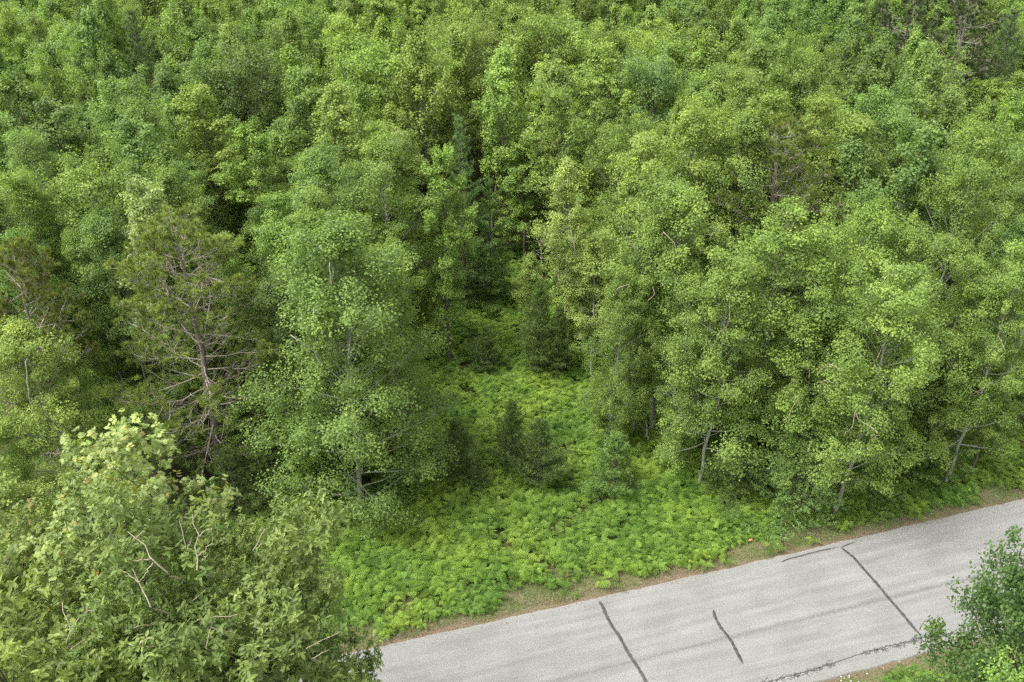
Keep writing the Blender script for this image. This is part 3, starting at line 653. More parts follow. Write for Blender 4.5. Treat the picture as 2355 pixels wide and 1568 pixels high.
# roadside conifers on the right and young ones in the clearing
for nm, tp, px, py, h, c, wd, lb in [
    ('white_pine', 'wpine_low', 1870, 985, 5.0, 'wpine', 1.0, 'bushy white pine under the aspens, nearest the road'),
    ('white_pine', 'wpine_low', 1700, 990, 4.0, 'young', .95, 'dark low white pine at the shaded right corner of the clearing'),
    ('white_pine', 'wpine_low', 610, 985, 4.4, 'young', .9, 'dark low white pine in the shade right of the bare-limbed pine'),
    ('white_pine', 'wpine_low', 520, 1040, 3.6, 'young', .9, 'low dark white pine at the foot of the bare-limbed pine'),
    ('white_pine', 'wpine_low', 1980, 960, 4.5, 'wpine', .9, 'white pine filling the shade right of the bushy roadside one'),
    ('white_pine', 'wpine_low', 2180, 868, 5.6, 'spruce', .95, 'full green white pine farthest right along the road'),
    ('young_pine', 'young_pine', 1115, 765, 3.0, 'young', 1.05, 'small cone-shaped dark pine alone in the upper clearing'),
    ('young_pine', 'young_pine_tall', 1240, 665, 5.7, 'young', .85, 'tallest dark young pine in the clearing, below the slender birch'),
    ('young_pine', 'young_pine_tall', 1285, 720, 4.4, 'young', .8, 'thin dark young pine hugging the right side of the tallest one'),
    ('young_pine', 'young_pine', 1045, 985, 3.4, 'young', 1.0, 'slim dark young pine, leftmost of those in the lower clearing'),
    ('young_pine', 'young_pine', 1177, 942, 3.9, 'young', .85, 'dark young pine with a thin tip, middle of the lower clearing'),
    ('young_pine', 'young_pine', 1245, 985, 3.7, 'young', 1.1, 'widest dark young pine in the lower clearing'),
    ('young_pine', 'young_pine', 1102, 1066, 1.9, 'young', .9, 'smallest dark pine, tucked low beside the leafy sapling'),
    ('young_spruce', 'spruce', 1415, 1018, 3.3, 'spruce', 1.0, 'light green young conifer right of the dark clearing pines')]:
    lm(nm, tp, px, py, h, c, wd, (px - 95, py + 10, px + 95, py + 150) if tp == 'wpine_low' and px > 650 else None, lb, None, px * .7, 'pine' if 'pine' in nm else 'conifer')
for px, py, h, tp, c, wd, lb in [(1085, 1005, 2.6, 'sapling1', 'mid', .75, 'thin leafy sapling between the slim and the smallest dark pine'),
                                 (1415, 945, 2.6, 'sapling0', 'mid', .9, 'round leafy sapling above the light green young conifer'),
                                 (1720, 965, 3.6, 'sapling0', 'bright', .75, 'leafy sapling on a thin pale stem before the dark low pine'),
                                 (1300, 700, 3.0, 'sapling1', 'mid', 1.0, 'leafy sapling at the foot of the slender birch')]:
    lm('aspen_sapling', tp, px, py, h, c, wd, None, lb, None, px * .3, 'sapling')
# distinctive crowns deeper in the wood
for nm, tp, px, py, h, c, wd, lb, ph in [
    ('oak_tree', 'oak0', 1290, 20, 15.5, 'mid', 1.05, 'broad domed oak in the middle of the farthest trees', 'the broad domed oak'),
    ('oak_tree', 'oak1', 545, 65, 15.5, 'dark', 1.0, 'dusky dark green oak standing above the upper left wood', 'the dusky dark oak'),
    ('oak_tree', 'oak2', 150, 105, 14.5, 'mid', .8, 'wide rounded oak in the upper left corner', 'the wide corner oak'),
    ('red_pine', 'pine_far', 2230, -30, 17, (0.085, 0.115, 0.045), 1.0, 'dark pine at the upper right corner', 'the dark corner pine'),
    ('red_pine', 'pine_far', 2120, -45, 17, (0.075, 0.105, 0.045), 1.0, 'dark pine just left of the upper right corner pine', None),
    ('white_pine', 'wpine_tall', 2335, 20, 15, (0.12, 0.18, 0.08), .9, 'soft grey-green pine at the top of the right edge', None),
    ('white_pine', 'wpine_tall', 300, 20, 15, (0.13, 0.19, 0.08), .9, 'soft grey-green pine among the upper left aspens', 'the soft grey-green pine'),
    ('red_maple', 'maple0', 440, 205, 14.0, 'yellow', 1.0, 'spiky yellow-green maple top below the dusky dark oak', 'the spiky yellow maple'),
    ('red_maple', 'maple1', 560, 290, 13.0, 'bright', .9, 'bright maple just right of the spiky yellow maple', None),
    ('oak_tree', 'oak1', 220, 330, 14.0, 'mid', .95, 'full crowned oak above the bare-limbed red pine', 'the full crowned oak'),
    ('oak_tree', 'oak2', 1880, 60, 15.5, 'mid', .75, 'light rounded oak left of the dark corner pine', 'the light rounded oak'),
    ('oak_tree', 'oak0', 1510, 120, 14.5, (0.14, 0.23, 0.07), .75, 'greyish oak right of the broad domed oak', 'the greyish oak'),
    ('oak_tree', 'oak1', 2290, 250, 14.0, 'mid', .8, 'oak at the right edge below the soft grey-green pine', 'the right-edge oak'),
    ('quaking_aspen', 'aspen_far2', 960, 90, 15.5, 'yellow', 1.0, 'brightest yellow-green aspen left of the broad domed oak', 'the brightest yellow aspen'),
    ('quaking_aspen', 'aspen_far4', 2060, 300, 14.5, 'blue', 1.1, 'bluish aspen in the wood above the right-hand hollow', 'the bluish aspen'),
    ('quaking_aspen', 'aspen_far0', 760, 200, 14.5, 'yellow', 1.1, 'yellow-green aspen midway between the dusky oak and brightest aspen', 'the midway yellow aspen')]:
    lm(nm, tp, px, py, h, c, wd, (px - 60, py, px + 60, py + 110), lb, ph, px * .37)

# ------------------------------------------------------------------ near-side roadside trees
def near(name, tp, x, y, h, c, wd, label, rot=0.0):
    e = plant(name, tp, x, y, h, GREEN[c] if isinstance(c, str) else c, label, 'tree', rot=rot, wide=wd); OCC.append((x, y, 3)); return e
def topx(px, py, Y): p_ = at_depth(px, py, Y); return p_[0], p_[2]
x_, z_ = topx(440, 1078, 13.4); near('cherry_tree', 'cherry0', x_ - .1, 13.4, z_, 'cherry', .88, 'large oval-leaved tree with bare forked limbs, lower left corner')
x_, z_ = topx(555, 1085, 14.0); near('cherry_tree', 'cherry1', x_, 14.0, z_, (0.175, 0.235, 0.068), .72, 'oval-leaved tree whose top meets the foot of the bare-limbed pine', 2.2)
x_, z_ = topx(260, 1330, 11.4); near('cherry_tree', 'cherry1', x_, 11.4, z_, (0.16, 0.23, 0.064), .85, 'lowest oval-leaved tree along the bottom edge of the picture', 4.1)
x_, z_ = topx(60, 1240, 12.2); near('cherry_tree', 'cherry1', x_, 12.2, z_, (0.215, 0.28, 0.074), 1.0, 'lighter oval-leaved tree in the bottom left corner under the pale maple')
x_, z_ = topx(740, 1370, 13.6); near('cherry_tree', 'cherry1', x_, 13.6, z_, (0.13, 0.198, 0.06), .42, 'smaller dark oval-leaved tree reaching over the road edge')
x_, z_ = topx(80, 1040, 14.6); near('sugar_maple', 'hardmaple', x_, 14.6, z_, 'pale', 1.0, 'pale lime maple with orange new leaves, above the large oval-leaved tree')
x_, z_ = topx(15, 1050, 15.2); near('sugar_maple', 'hardmaple', x_, 15.2, z_, (0.25, 0.32, 0.10), .8, 'pale lime maple cut by the left edge of the picture', 2.4)
x_, z_ = topx(2470, 1195, 16.6); near('balsam_poplar', 'poplar', x_, 16.6, z_, 'poplar', .78, 'dark bluish-green poplar overhanging the road in the lower right corner')
x_, z_ = topx(2400, 1500, 14.2); near('red_maple', 'maple2', x_, 14.2, z_, (0.16, 0.27, 0.045), .7, 'bright green maple below the poplar in the lower right corner')

# ------------------------------------------------------------------ the wood: every tree placed one by one, kept off the clearing
CLR = [at(*q_) for q_ in [(560, 1330), (750, 1215), (890, 1120), (930, 900), (985, 760), (1075, 640), (1190, 622), (1330, 830), (1400, 905), (1450, 1010), (1650, 1050), (1760, 1120), (2010, 1120), (2354, 1050), (3000, 940), (3000, 1700), (560, 1700)]]
CLR = np.array(CLR)
def inside(p):
    x, y = p; c = False; j = len(CLR) - 1
    for i in range(len(CLR)):
        xi, yi = CLR[i]; xj, yj = CLR[j]
        if (yi > y) != (yj > y) and x < (xj - xi) * (y - yi) / (yj - yi) + xi: c = not c
        j = i
    return c
def cdist(p):
    d = 1e9; p = np.asarray(p)
    for i in range(len(CLR)):
        a_, b_ = CLR[i], CLR[(i + 1) % len(CLR)]; ab = b_ - a_
        t = np.clip(((p - a_) @ ab) / (ab @ ab), 0, 1); d = min(d, np.linalg.norm(a_ + t * ab - p))
    return d
rng = np.random.RandomState(77); FILL = []
KINDS = [('quaking_aspen', 'aspen', 'aspen'), ('red_maple', 'maple', 'maple'), ('oak_tree', 'oak', 'oak'), ('birch_tree', 'birch', 'birch'), ('understory_maple', 'maple', 'low understory maple')]
tries = 0
pts_ = np.array([(o_[0], o_[1]) for o_ in OCC]); rad_ = np.array([o_[2] for o_ in OCC])
cand = []
while tries < 34000:
    tries += 1
    y = 34 + (rng.rand() ** .85) * 78; x = rng.uniform(-1, 1) * (y * .64 + 10)
    if x > -22 and x < -2 and y < 36.5: continue
    if y < 36 and x > 6: continue
    kk = rng.rand(); kind = 0 if kk < .54 else 1 if kk < .80 else 2 if kk < .88 else 3
    near_ = y < 52
    h = rng.uniform(10.4, 15.8) if y > 45 else rng.uniform(10.5, 14.2)
    sp = [2.75, 3.0, 4.3, 2.7][kind] * (1.0 if near_ else 1.04)
    if len(pts_) and np.any(np.hypot(pts_[:, 0] - x, pts_[:, 1] - y) < np.maximum(sp * .5 + rad_ * .62, 2.0)): continue
    if inside((x, y)) or cdist((x, y)) < (1.5 if y < 42 or x > 4 else 2.6): continue
    u_, v_, dp = proj((x, y, h)); u2, v2, _ = proj((x, y, h * .35)); hw = F * 2.0 / dp
    if u_ < -hw * 1.2 or u_ > 2354 + hw * 1.2 or v2 < -15: continue
    bad = False
    for bx in BOX:
        if y < bx[4] - .3 and u_ + hw * .7 > bx[0] and u_ - hw * .7 < bx[2] and v_ < bx[3] and v2 > bx[1]: bad = True; break
    if bad: continue
    pts_ = np.r_[pts_, [(x, y)]]; rad_ = np.r_[rad_, sp * .5]
    cand.append((x, y, h, kind, near_, u_, v_))
# low leafy maples filling the gaps under the wood's front
for _ in range(5000):
    y = 24 + rng.rand() * 36; x = rng.uniform(-1, 1) * (y * .62 + 6); h = rng.uniform(3.5, 7.0)
    if inside((x, y)) or cdist((x, y)) < (.9 if y < 42 or x > 4 else 2.0): continue
    s_, v2_ = rs((x, y))
    if v2_ < 4.5 or (x > -19 and x < -9.5 and y < 33.5): continue
    if np.any(np.hypot(pts_[:, 0] - x, pts_[:, 1] - y) < 1.75): continue
    u_, v_, dp = proj((x, y, h))
    if u_ < -30 or u_ > 2390: continue
    if any(y < bx[4] - .3 and u_ > bx[0] - 30 and u_ < bx[2] + 30 and v_ < bx[3] - 60 for bx in BOX): continue
    pts_ = np.r_[pts_, [(x, y)]]; rad_ = np.r_[rad_, 1.6]; cand.append((x, y, h, 4, True, u_, v_))
    if sum(1 for c_ in cand if c_[3] == 4) > 95: break
ORD = ['nearest', 'second', 'third', 'fourth', 'fifth', 'sixth', 'seventh', 'eighth', 'ninth', 'tenth', 'eleventh', 'twelfth', 'thirteenth', 'fourteenth', 'fifteenth', 'sixteenth', 'seventeenth', 'eighteenth', 'nineteenth', 'twentieth']
cnt_a = 0; items = []
FAR_ = []
for x, y, h, kind, near_, u_, v_ in cand:
    if y > 90.0: FAR_.append((x, y, h / TPL['aspen_far0']['h'])); continue
    nz_ = math.sin(x * .13 + 1.7) + math.sin(y * .11 + x * .05) + rng.normal(0, .75)
    if u_ > 1750 and v_ < 600: nz_ -= .8
    if 800 < u_ < 1700 and v_ < 450: nz_ += .7
    cn = 'yellow' if nz_ > 1.1 else 'blue' if nz_ < -1.0 else 'mid' if kind not in (1, 4) else 'bright'
    if kind == 0: tp = ('aspen_full%d' % rng.randint(4)) if (near_ and rng.rand() < .35) else ('aspen_near%d' % rng.randint(5)) if near_ else ('aspen_far%d' % rng.randint(7))
    elif kind == 1: tp = 'maple%d' % rng.randint(3)
    elif kind == 2: tp = 'oak%d' % rng.randint(3); h += .6
    elif kind == 3: tp = 'birch%d' % rng.randint(2)
    else: tp = 'maple%d' % rng.randint(3)
    wd = rng.uniform(.85, 1.12) * (.9 if near_ and kind == 0 else 1.5 if kind == 4 else 1.0)
    Rr = TPL[tp]['R'] * wd * h / TPL[tp]['h']
    L = sorted(LM, key=lambda q_: (q_[0] - x) ** 2 + (q_[1] - y) ** 2)[0]
    dx, dy = x - L[0], y - L[1]
    fb = 'behind' if dy > 0 else 'in front'; lr = 'right of' if dx > 0 else 'left of'
    dr = (fb if dy > 0 else 'in front of') if abs(dy) > 2.2 * abs(dx) else lr if abs(dx) > 2.2 * abs(dy) else fb + ' and ' + lr
    items.append(dict(x=x, y=y, h=h, kind=kind, tp=tp, wd=wd, cn=cn, size='broad' if Rr > (1.95, 1.95, 3.2, 1.95, 1.55)[kind] else 'slender' if kind != 2 else 'compact', dr=dr, L=L[2], d=math.hypot(dx, dy)))
CW = {'yellow': 'yellow-green', 'mid': 'mid-green', 'blue': 'bluish-green', 'bright': 'fresh green'}
GRP = ['aspens of the wood', 'maples of the wood', 'oaks of the wood', 'birches of the wood', 'low maples under the wood edge']
cells = {}
for it in items: cells.setdefault((it['cn'], it['size'], it['kind'], it['dr'], it['L']), []).append(it)
for key, lst in cells.items():
    lst.sort(key=lambda q_: q_['d'])
    for i_, it in enumerate(lst):
        kn = KINDS[it['kind']][2]
        o_ = '' if len(lst) == 1 else (ORD[i_] + ' ' if i_ < 20 else 'farthest ')
        it['label'] = f"{o_}{it['size']} {CW[it['cn']]} {kn} {it['dr']} {it['L']}"
for it in items:
    c = (np.array(GREEN[it['cn']]) * .6 + np.array(GREEN['mid']) * .4) * rng.uniform(.74, 1.2) * np.array([rng.uniform(.94, 1.05), 1, rng.uniform(.9, 1.12)])
    plant(KINDS[it['kind']][0], it['tp'], it['x'], it['y'], it['h'], tuple(c), it['label'], 'tree', GRP[it['kind']], rng.uniform(0, 6.28), it['wd'], (rng.normal(0, .03), rng.normal(0, .03)))
print('fill trees', len(items), [sum(1 for q_ in items if q_['kind'] == k_) for k_ in range(4)])

# ------------------------------------------------------------------ bracken
def fern_mesh(seed, fronds, sz):
    rng = np.random.RandomState(seed); a_ = Acc()
    for k in range(fronds):
        az = k * 6.283 / fronds + rng.uniform(-.5, .5); hgt = sz * rng.uniform(.45, .75); L = sz * rng.uniform(.55, .8); W = L * rng.uniform(.36, .46)
        o_ = np.array([math.cos(az), math.sin(az), 0]) * sz * .12
        dh = np.array([math.cos(az), math.sin(az), 0]); sd_ = np.array([-dh[1], dh[0], 0]); tilt = rng.uniform(-.15, .35); roll = rng.normal(0, .25)
        stem = np.array([o_ * .2, o_ + [0, 0, hgt]]); tube(a_, np.array([stem[0], (stem[0] + stem[1]) / 2, stem[1]]), [.008, .007, .005], 3)
        tk = rng.normal(0, .7)
        M = 6
        for i in range(M):
            t = (i + .3) / M; c = o_ + np.array([0, 0, hgt]) + dh * L * t + np.array([0, 0, L * (tilt * .7 * t - .35 * t * t)])
            wl = W * (1 - t) ** .85 * (1 if i else .85) + .02
            for s in (1, -1):
                d = unit(sd_ * s + dh * .5 + np.array([0, 0, roll * s - .12])); bw = L / M * .66
                # pinna: a serrated leaf of five short blades either side of its rib
                q_ = unit(np.cross(d, np.cross(dh, d)))
                rib = [c + d * wl * f_ for f_ in (0, .25, .5, .75)]
                v = []; f = []
                for z_i, f_ in enumerate((0.02, .38, .7)):
                    p0 = c + d * wl * f_; w2 = bw * (1 - f_ * .8)
                    b_ = len(v); v += [p0, p0 + q_ * w2 + d * wl * .2, p0 + d * wl * .36, p0 - q_ * w2 + d * wl * .2]; f.append([b_, b_ + 3, b_ + 2, b_ + 1])
                v = np.array(v); v[:, 2] -= np.repeat(np.array([0, .04, .12]) * wl * 2, 4)
                a_.add(v, f, tint=np.clip(tk + rng.normal(0, .25, len(f)), -1.2, 1.4))
    return a_.mesh('fern_plant%d' % seed, M_fern)
FM = [fern_mesh(1, 4, .72), fern_mesh(2, 3, .85), fern_mesh(3, 5, .62), fern_mesh(4, 4, .9)]
rf = np.random.RandomState(9)
srcs = []
# single ferns straying onto the dry verge (each picked off the photograph)
strays = [((185 / 3 + 1569, 1045 + 745 / 3), .55, 'small yellowing fern on the verge below the orange scrap'),
          ((150 / 3 + 1569, 1045 + 785 / 3), .6, 'small dark green fern on the verge, nearest the road'),
          ((290 / 3 + 1569, 1045 + 755 / 3), .85, 'rounded green fern clump alone on the dry verge'),
          ((600 / 3 + 1569, 1045 + 680 / 3), .8, 'green fern by the start of the dark road-edge crack'),
          ((890 / 3 + 1569, 1045 + 615 / 3), .7, 'fern above the middle of the dark road-edge crack'),
          ((1600 / 3 + 1569, 1045 + 450 / 3), .7, 'small fern sprig near the far right road edge'),
          ((2010 / 3 + 1569, 1045 + 345 / 3), .8, 'fern at the road edge under the right-hand bracken bank'),
          ((1860 / 3 + 785, 1045 + 925 / 3), .9, 'bright fern on the verge right of the first tar seam end'),
          ((1780 / 3 + 785, 1045 + 905 / 3), .7, 'lower bright fern beside the first tar seam end'),
          ((1525 / 3 + 785, 1045 + 950 / 3), .7, 'pale fern left of the first tar seam end'),
          ((1615 / 3 + 785, 1045 + 985 / 3), .4, 'tiny yellow fern sprout close above the road'),
          ((315 / 3 + 785, 1045 + 1265 / 3), .5, 'small bright fern at the left end of the verge'),
          ((262 / 3 + 785, 1045 + 1300 / 3), .45, 'tiny green fern beside the large oval-leaved tree')]
for i_, ((px, py), s_, lb) in enumerate(strays):
    x, y = at(px, py); o = link('bracken_fern', FM[i_ % 4]); o.location = (x, y, 0); o.scale = (s_,) * 3; o.rotation_euler = (0, 0, i_ * 1.9)
    tag(o, lb, 'fern', 'stray ferns on the verge'); srcs.append(o)
P = []; n_try = 0
rad_tr = np.c_[pts_]
bx0, bx1, by0, by1 = -17, 36, 8, 60
while n_try < 100000:
    n_try += 1
    x, y = rf.uniform(bx0, bx1), rf.uniform(by0, by1)
    s, v = rs((x, y)); s2 = s
    e1 = .72 + .45 * math.sin(s * .55 + .6) + .35 * math.sin(s * 1.9)
    if v > 0:
        d_ = v
        if d_ < max(.45, e1 - (.25 if s > 14 else 0)): continue
        if not inside((x, y)):
            cd = cdist((x, y))
            if rf.rand() < (cd / 5.5 if x < 18 else cd / 7.5): continue
    elif v < -RW:
        d_ = -RW - v
        if d_ < .9 + .4 * math.sin(s * 1.3) or (d_ < 3 and rf.rand() < .45): continue
        if x < 2: continue
    else: continue
    u_, w_, dp = proj((x, y, .4))
    if u_ < -40 or u_ > 2394 or w_ < -40 or w_ > 1620: continue
    if x < -8 and v > 0 and rf.rand() < (-8 - x) / 7: continue
    # bare soil patches between the ferns
    hole = math.sin(x * 1.3 + 2 * math.sin(y * .9)) * math.sin(y * 1.15 + 1.5 * math.sin(x * .8))
    if hole > .66 and rf.rand() < .85: continue
    
    P.append((x, y, rf.uniform(.38, .86) * (1 if d_ > 1.8 else .75)))
P = np.array(P)
if len(P) > 20000: P = P[:20000]
print('ferns', len(P))
def scatter(name, pts, srcs, kind, seed, tilt=.22):
    """one ground-cover object: geometry nodes set copies of the source plants on points"""
    r_ = np.random.RandomState(seed); me_ = bpy.data.meshes.new(name); me_.vertices.add(len(pts))
    co = np.c_[pts[:, 0], pts[:, 1], np.full(len(pts), 0.0)]; me_.vertices.foreach_set('co', co.ravel().astype('f'))
    a1 = me_.attributes.new('sc', 'FLOAT', 'POINT'); a1.data.foreach_set('value', pts[:, 2].astype('f'))
    a2 = me_.attributes.new('rt', 'FLOAT_VECTOR', 'POINT'); a2.data.foreach_set('vector', np.c_[r_.normal(0, tilt, len(pts)), r_.normal(0, tilt, len(pts)), r_.uniform(0, 6.28, len(pts))].ravel().astype('f'))
    a3 = me_.attributes.new('vr', 'INT', 'POINT'); a3.data.foreach_set('value', r_.randint(0, len(srcs), len(pts)).astype('i'))
    me_.update(); o_ = link(name, me_)
    ng = bpy.data.node_groups.new(name, 'GeometryNodeTree'); ng.interface.new_socket('Geometry', in_out='INPUT', socket_type='NodeSocketGeometry'); ng.interface.new_socket('Geometry', in_out='OUTPUT', socket_type='NodeSocketGeometry')
    nn = ng.nodes; ll = ng.links; gi = nn.new('NodeGroupInput'); go = nn.new('NodeGroupOutput'); jn = nn.new('GeometryNodeJoinGeometry')
    def na(nm, ty): q_ = nn.new('GeometryNodeInputNamedAttribute'); q_.data_type = ty; q_.inputs[0].default_value = nm; return q_.outputs[0]
    sc_, rt_, vr_ = na('sc', 'FLOAT'), na('rt', 'FLOAT_VECTOR'), na('vr', 'INT')
    for k, so in enumerate(srcs):
        cp = nn.new('FunctionNodeCompare'); cp.data_type = 'INT'; cp.operation = 'EQUAL'
        ii = [s_ for s_ in cp.inputs if s_.type == 'INT']; ll.new(vr_, ii[0]); ii[1].default_value = k
        ob = nn.new('GeometryNodeObjectInfo'); ob.transform_space = 'ORIGINAL'; ob.inputs['Object'].default_value = so; ob.inputs['As Instance'].default_value = True
        ip = nn.new('GeometryNodeInstanceOnPoints'); ll.new(gi.outputs[0], ip.inputs['Points']); ll.new(cp.outputs[0], ip.inputs['Selection']); ll.new(ob.outputs['Geometry'], ip.inputs['Instance'])
        er = nn.new('FunctionNodeEulerToRotation'); ll.new(rt_, er.inputs[0]); ll.new(er.outputs[0], ip.inputs['Rotation']); ll.new(sc_, ip.inputs['Scale']); ll.new(ip.outputs[0], jn.inputs[0])
    ll.new(jn.outputs[0], go.inputs[0]); md = o_.modifiers.new('scatter', 'NODES'); md.node_group = ng
    o_['kind'] = kind; return o_
tag(scatter('bracken_bed', P, srcs[:4], 'stuff', 31), 'dense bed of bracken ferns covering the clearing and roadside')

# the last rows, of which only a sliver shows at the top of the picture, read as one mass
fs_ = []
for k_ in range(7):
    for o_ in bpy.data.objects:
        if o_.name.startswith('crown') and o_.data.name == 'crown_aspen_far%d' % k_ and abs(o_.color[1] - GREEN['mid'][1]) < .03: fs_.append(o_); break
fw_ = scatter('far_wood', np.array(FAR_), fs_, 'stuff', 32, tilt=.03); fw_.color = (*GREEN['mid'], 1)
tag(fw_, 'last rows of leafy trees along the top edge of the wood')

# ------------------------------------------------------------------ verge: dry grass, litter, flowers, scrap
def colmat(name, a_, b_, scale=4.0, rough=.8, transl=0.0):
    m, n, l = new_mat(name); g = n.new('ShaderNodeNewGeometry'); nz = N(n, 'ShaderNodeTexNoise', Scale=scale, Detail=4.0); l.new(g.outputs['Position'], nz.inputs['Vector'])
    r = ramp(n, l, nz.outputs[0], [(0.35, a_), (0.65, b_)]); p = N(n, 'ShaderNodeBsdfPrincipled', Roughness=rough); l.new(r.outputs[0], p.inputs['Base Color'])
    o = n.new('ShaderNodeOutputMaterial'); l.new(p.outputs[0], o.inputs[0]); return m
M_dry = colmat('dry_grass', (0.20, 0.18, 0.09), (0.11, 0.17, 0.05), .8)
M_litter = colmat('leaf_litter', (0.13, 0.075, 0.045), (0.28, 0.19, 0.125), 6.0)
M_petal = colmat('white_petal', (0.75, 0.75, 0.72), (0.82, 0.82, 0.80))
a = Acc(); NB = 60000
s = rg.uniform(-16, 34, NB); side = rg.rand(NB) < .72
dv = np.abs(rg.normal(0, 1, NB)) * .85 + .12 + .1 * np.sin(s * 2)
xy = P0 + s[:, None] * RU + np.where(side, dv, -RW - dv)[:, None] * RV
az = rg.uniform(0, 6.28, NB); hgt = rg.uniform(.05, .13, NB); ln = rg.uniform(.02, .08, NB); wv_ = .007
b = np.c_[xy, np.full(NB, -.03)]; t = np.c_[xy + np.c_[np.cos(az), np.sin(az)] * ln[:, None], hgt]; sd2 = np.c_[-np.sin(az), np.cos(az), np.zeros(NB)] * wv_
a.add(np.stack([b - sd2, b + sd2, t], 1).reshape(-1, 3), np.arange(NB * 3).reshape(-1, 3))
tag(link('verge_grass', a.mesh('verge_grass', M_dry, attrs=False)), 'short dry grass along both road edges', kind='stuff')
a = Acc(); NL = 3200; s = rg.uniform(-16, 34, NL); side = rg.rand(NL) < .7; dv = rg.normal(.14, .20, NL); far_ = rg.rand(NL) < .2; dv = np.where(far_, rg.uniform(0, 1.6, NL), dv); dv = np.where(rg.rand(NL) < .05, -np.abs(rg.normal(0, .9, NL)), dv)
xy = P0 + s[:, None] * RU + np.where(side, dv + road_bend(s), -RW - dv)[:, None] * RV
put_leaves(a, rg, np.c_[xy, np.where(dv < 0, road_z(-np.abs(dv)) + .012, .012)], np.array([0, 0, 1.]) + rg.normal(0, .25, (NL, 3)), rg.uniform(.03, .065, NL), DIAMOND, np.zeros(NL))
tag(link('leaf_litter', a.mesh('leaf_litter', M_litter, attrs=False)), 'brown fallen leaf bits along the road edges', kind='stuff')
a = Acc(); fl = []
for k in range(48):
    px, py = 1569 + rg.normal(1350, 190) / 3, 1045 + 0 / 3
    cx_ = rg.uniform(1080, 1640); cy_ = 1560 - (cx_ - 1080) * .40 + rg.normal(0, 38); 
    x, y = at(1569 + cx_ / 3, 1045 + cy_ / 3)
    if -RW - rs((x, y))[1] < .15: continue
    z = rg.uniform(.12, .22); r_ = rg.uniform(.014, .024); th = np.arange(6) * 6.283 / 6 + rg.rand()
    v = np.r_[[[x, y, z + .006]], np.c_[x + r_ * np.cos(th), y + r_ * np.sin(th), np.full(6, z)]]
    a.add(v, [[0, 1 + i, 1 + (i + 1) % 6] for i in range(6)])
tag(link('white_flowers', a.mesh('white_flowers', M_petal, attrs=False)), 'tiny white wildflowers on the near verge', kind='stuff')
# crumpled orange scrap
x, y = at(1569 + 462 / 3, 1045 + 602 / 3); a = Acc(); gg = 5
xs, ys = np.meshgrid(np.linspace(-.09, .09, gg), np.linspace(-.055, .055, gg)); zz = .12 + rg.uniform(-.03, .05, xs.shape)
V = np.stack([xs + rg.normal(0, .012, xs.shape), ys + rg.normal(0, .012, xs.shape), zz], -1).reshape(-1, 3)
a.add(V, [[i * gg + j, i * gg + j + 1, (i + 1) * gg + j + 1, (i + 1) * gg + j] for i in range(gg - 1) for j in range(gg - 1)])
o = link('orange_scrap', a.mesh('orange_scrap', colmat('orange_paper', (0.55, 0.20, 0.07), (0.55, 0.32, 0.18), 9.0), attrs=False)); o.location = (x, y, 0); o.rotation_euler = (.1, .05, .5)
tag(o, 'small crumpled orange scrap lying at the bracken edge', 'scrap')

# ------------------------------------------------------------------ bare forked limbs standing out of the crowns
def crown_limb(paths, r0, mat, seed, only=None):
    r_ = np.random.RandomState(seed); best = None; ts = []
    for px, py in [p_ for q_ in paths for p_ in q_]:
        d = ray(px, py); d = d / np.linalg.norm(d); tmin = 1e9; eb = None
        for e, Mx, Cw in ALLC:
            if only and not e.name.startswith(only): continue
            rel = Cw - np.array([0, 0, CAM_H]); t = rel @ d; pd = np.linalg.norm(rel - t[:, None] * d, axis=1); k = t[pd < .45]
            if len(k) and k.min() < tmin: tmin = k.min(); eb = (e, Mx)
        if eb: ts.append(tmin); best = best or eb
    if not ts: return
    tt = np.percentile(ts, 25) - .12; e, Mx = best; inv = Mx.inverted(); a_ = Acc()
    for k, pth in enumerate(paths):
        P3 = []
        for px, py in pth:
            d = ray(px, py); d = d / np.linalg.norm(d); P3.append(np.array([0, 0, CAM_H]) + d * (tt + r_.uniform(-.06, .06)))
        if k == 0: P3.insert(0, P3[0] + np.array([0, .55, -.75]))
        P3 = np.array(P3); dd_ = np.r_[0, np.cumsum(np.linalg.norm(np.diff(P3, axis=0), axis=1))]; s_ = np.linspace(0, dd_[-1], 10)
        Q = np.stack([np.interp(s_, dd_, P3[:, i]) for i in (0, 1, 2)], -1) + np.r_[np.zeros((1, 3)), r_.normal(0, .012, (9, 3))]
        tube(a_, np.array([list(inv @ Vector(p_)) for p_ in Q]), np.linspace(r0, r0 * .4, 10) * (1 if k == 0 else .65) / Mx.to_scale()[0], 6)
    link('limb', a_.mesh('bare_limb', mat, True, False), e)
c7 = lambda L: [(x / 3, 1045.2 + y / 3) for x, y in L]
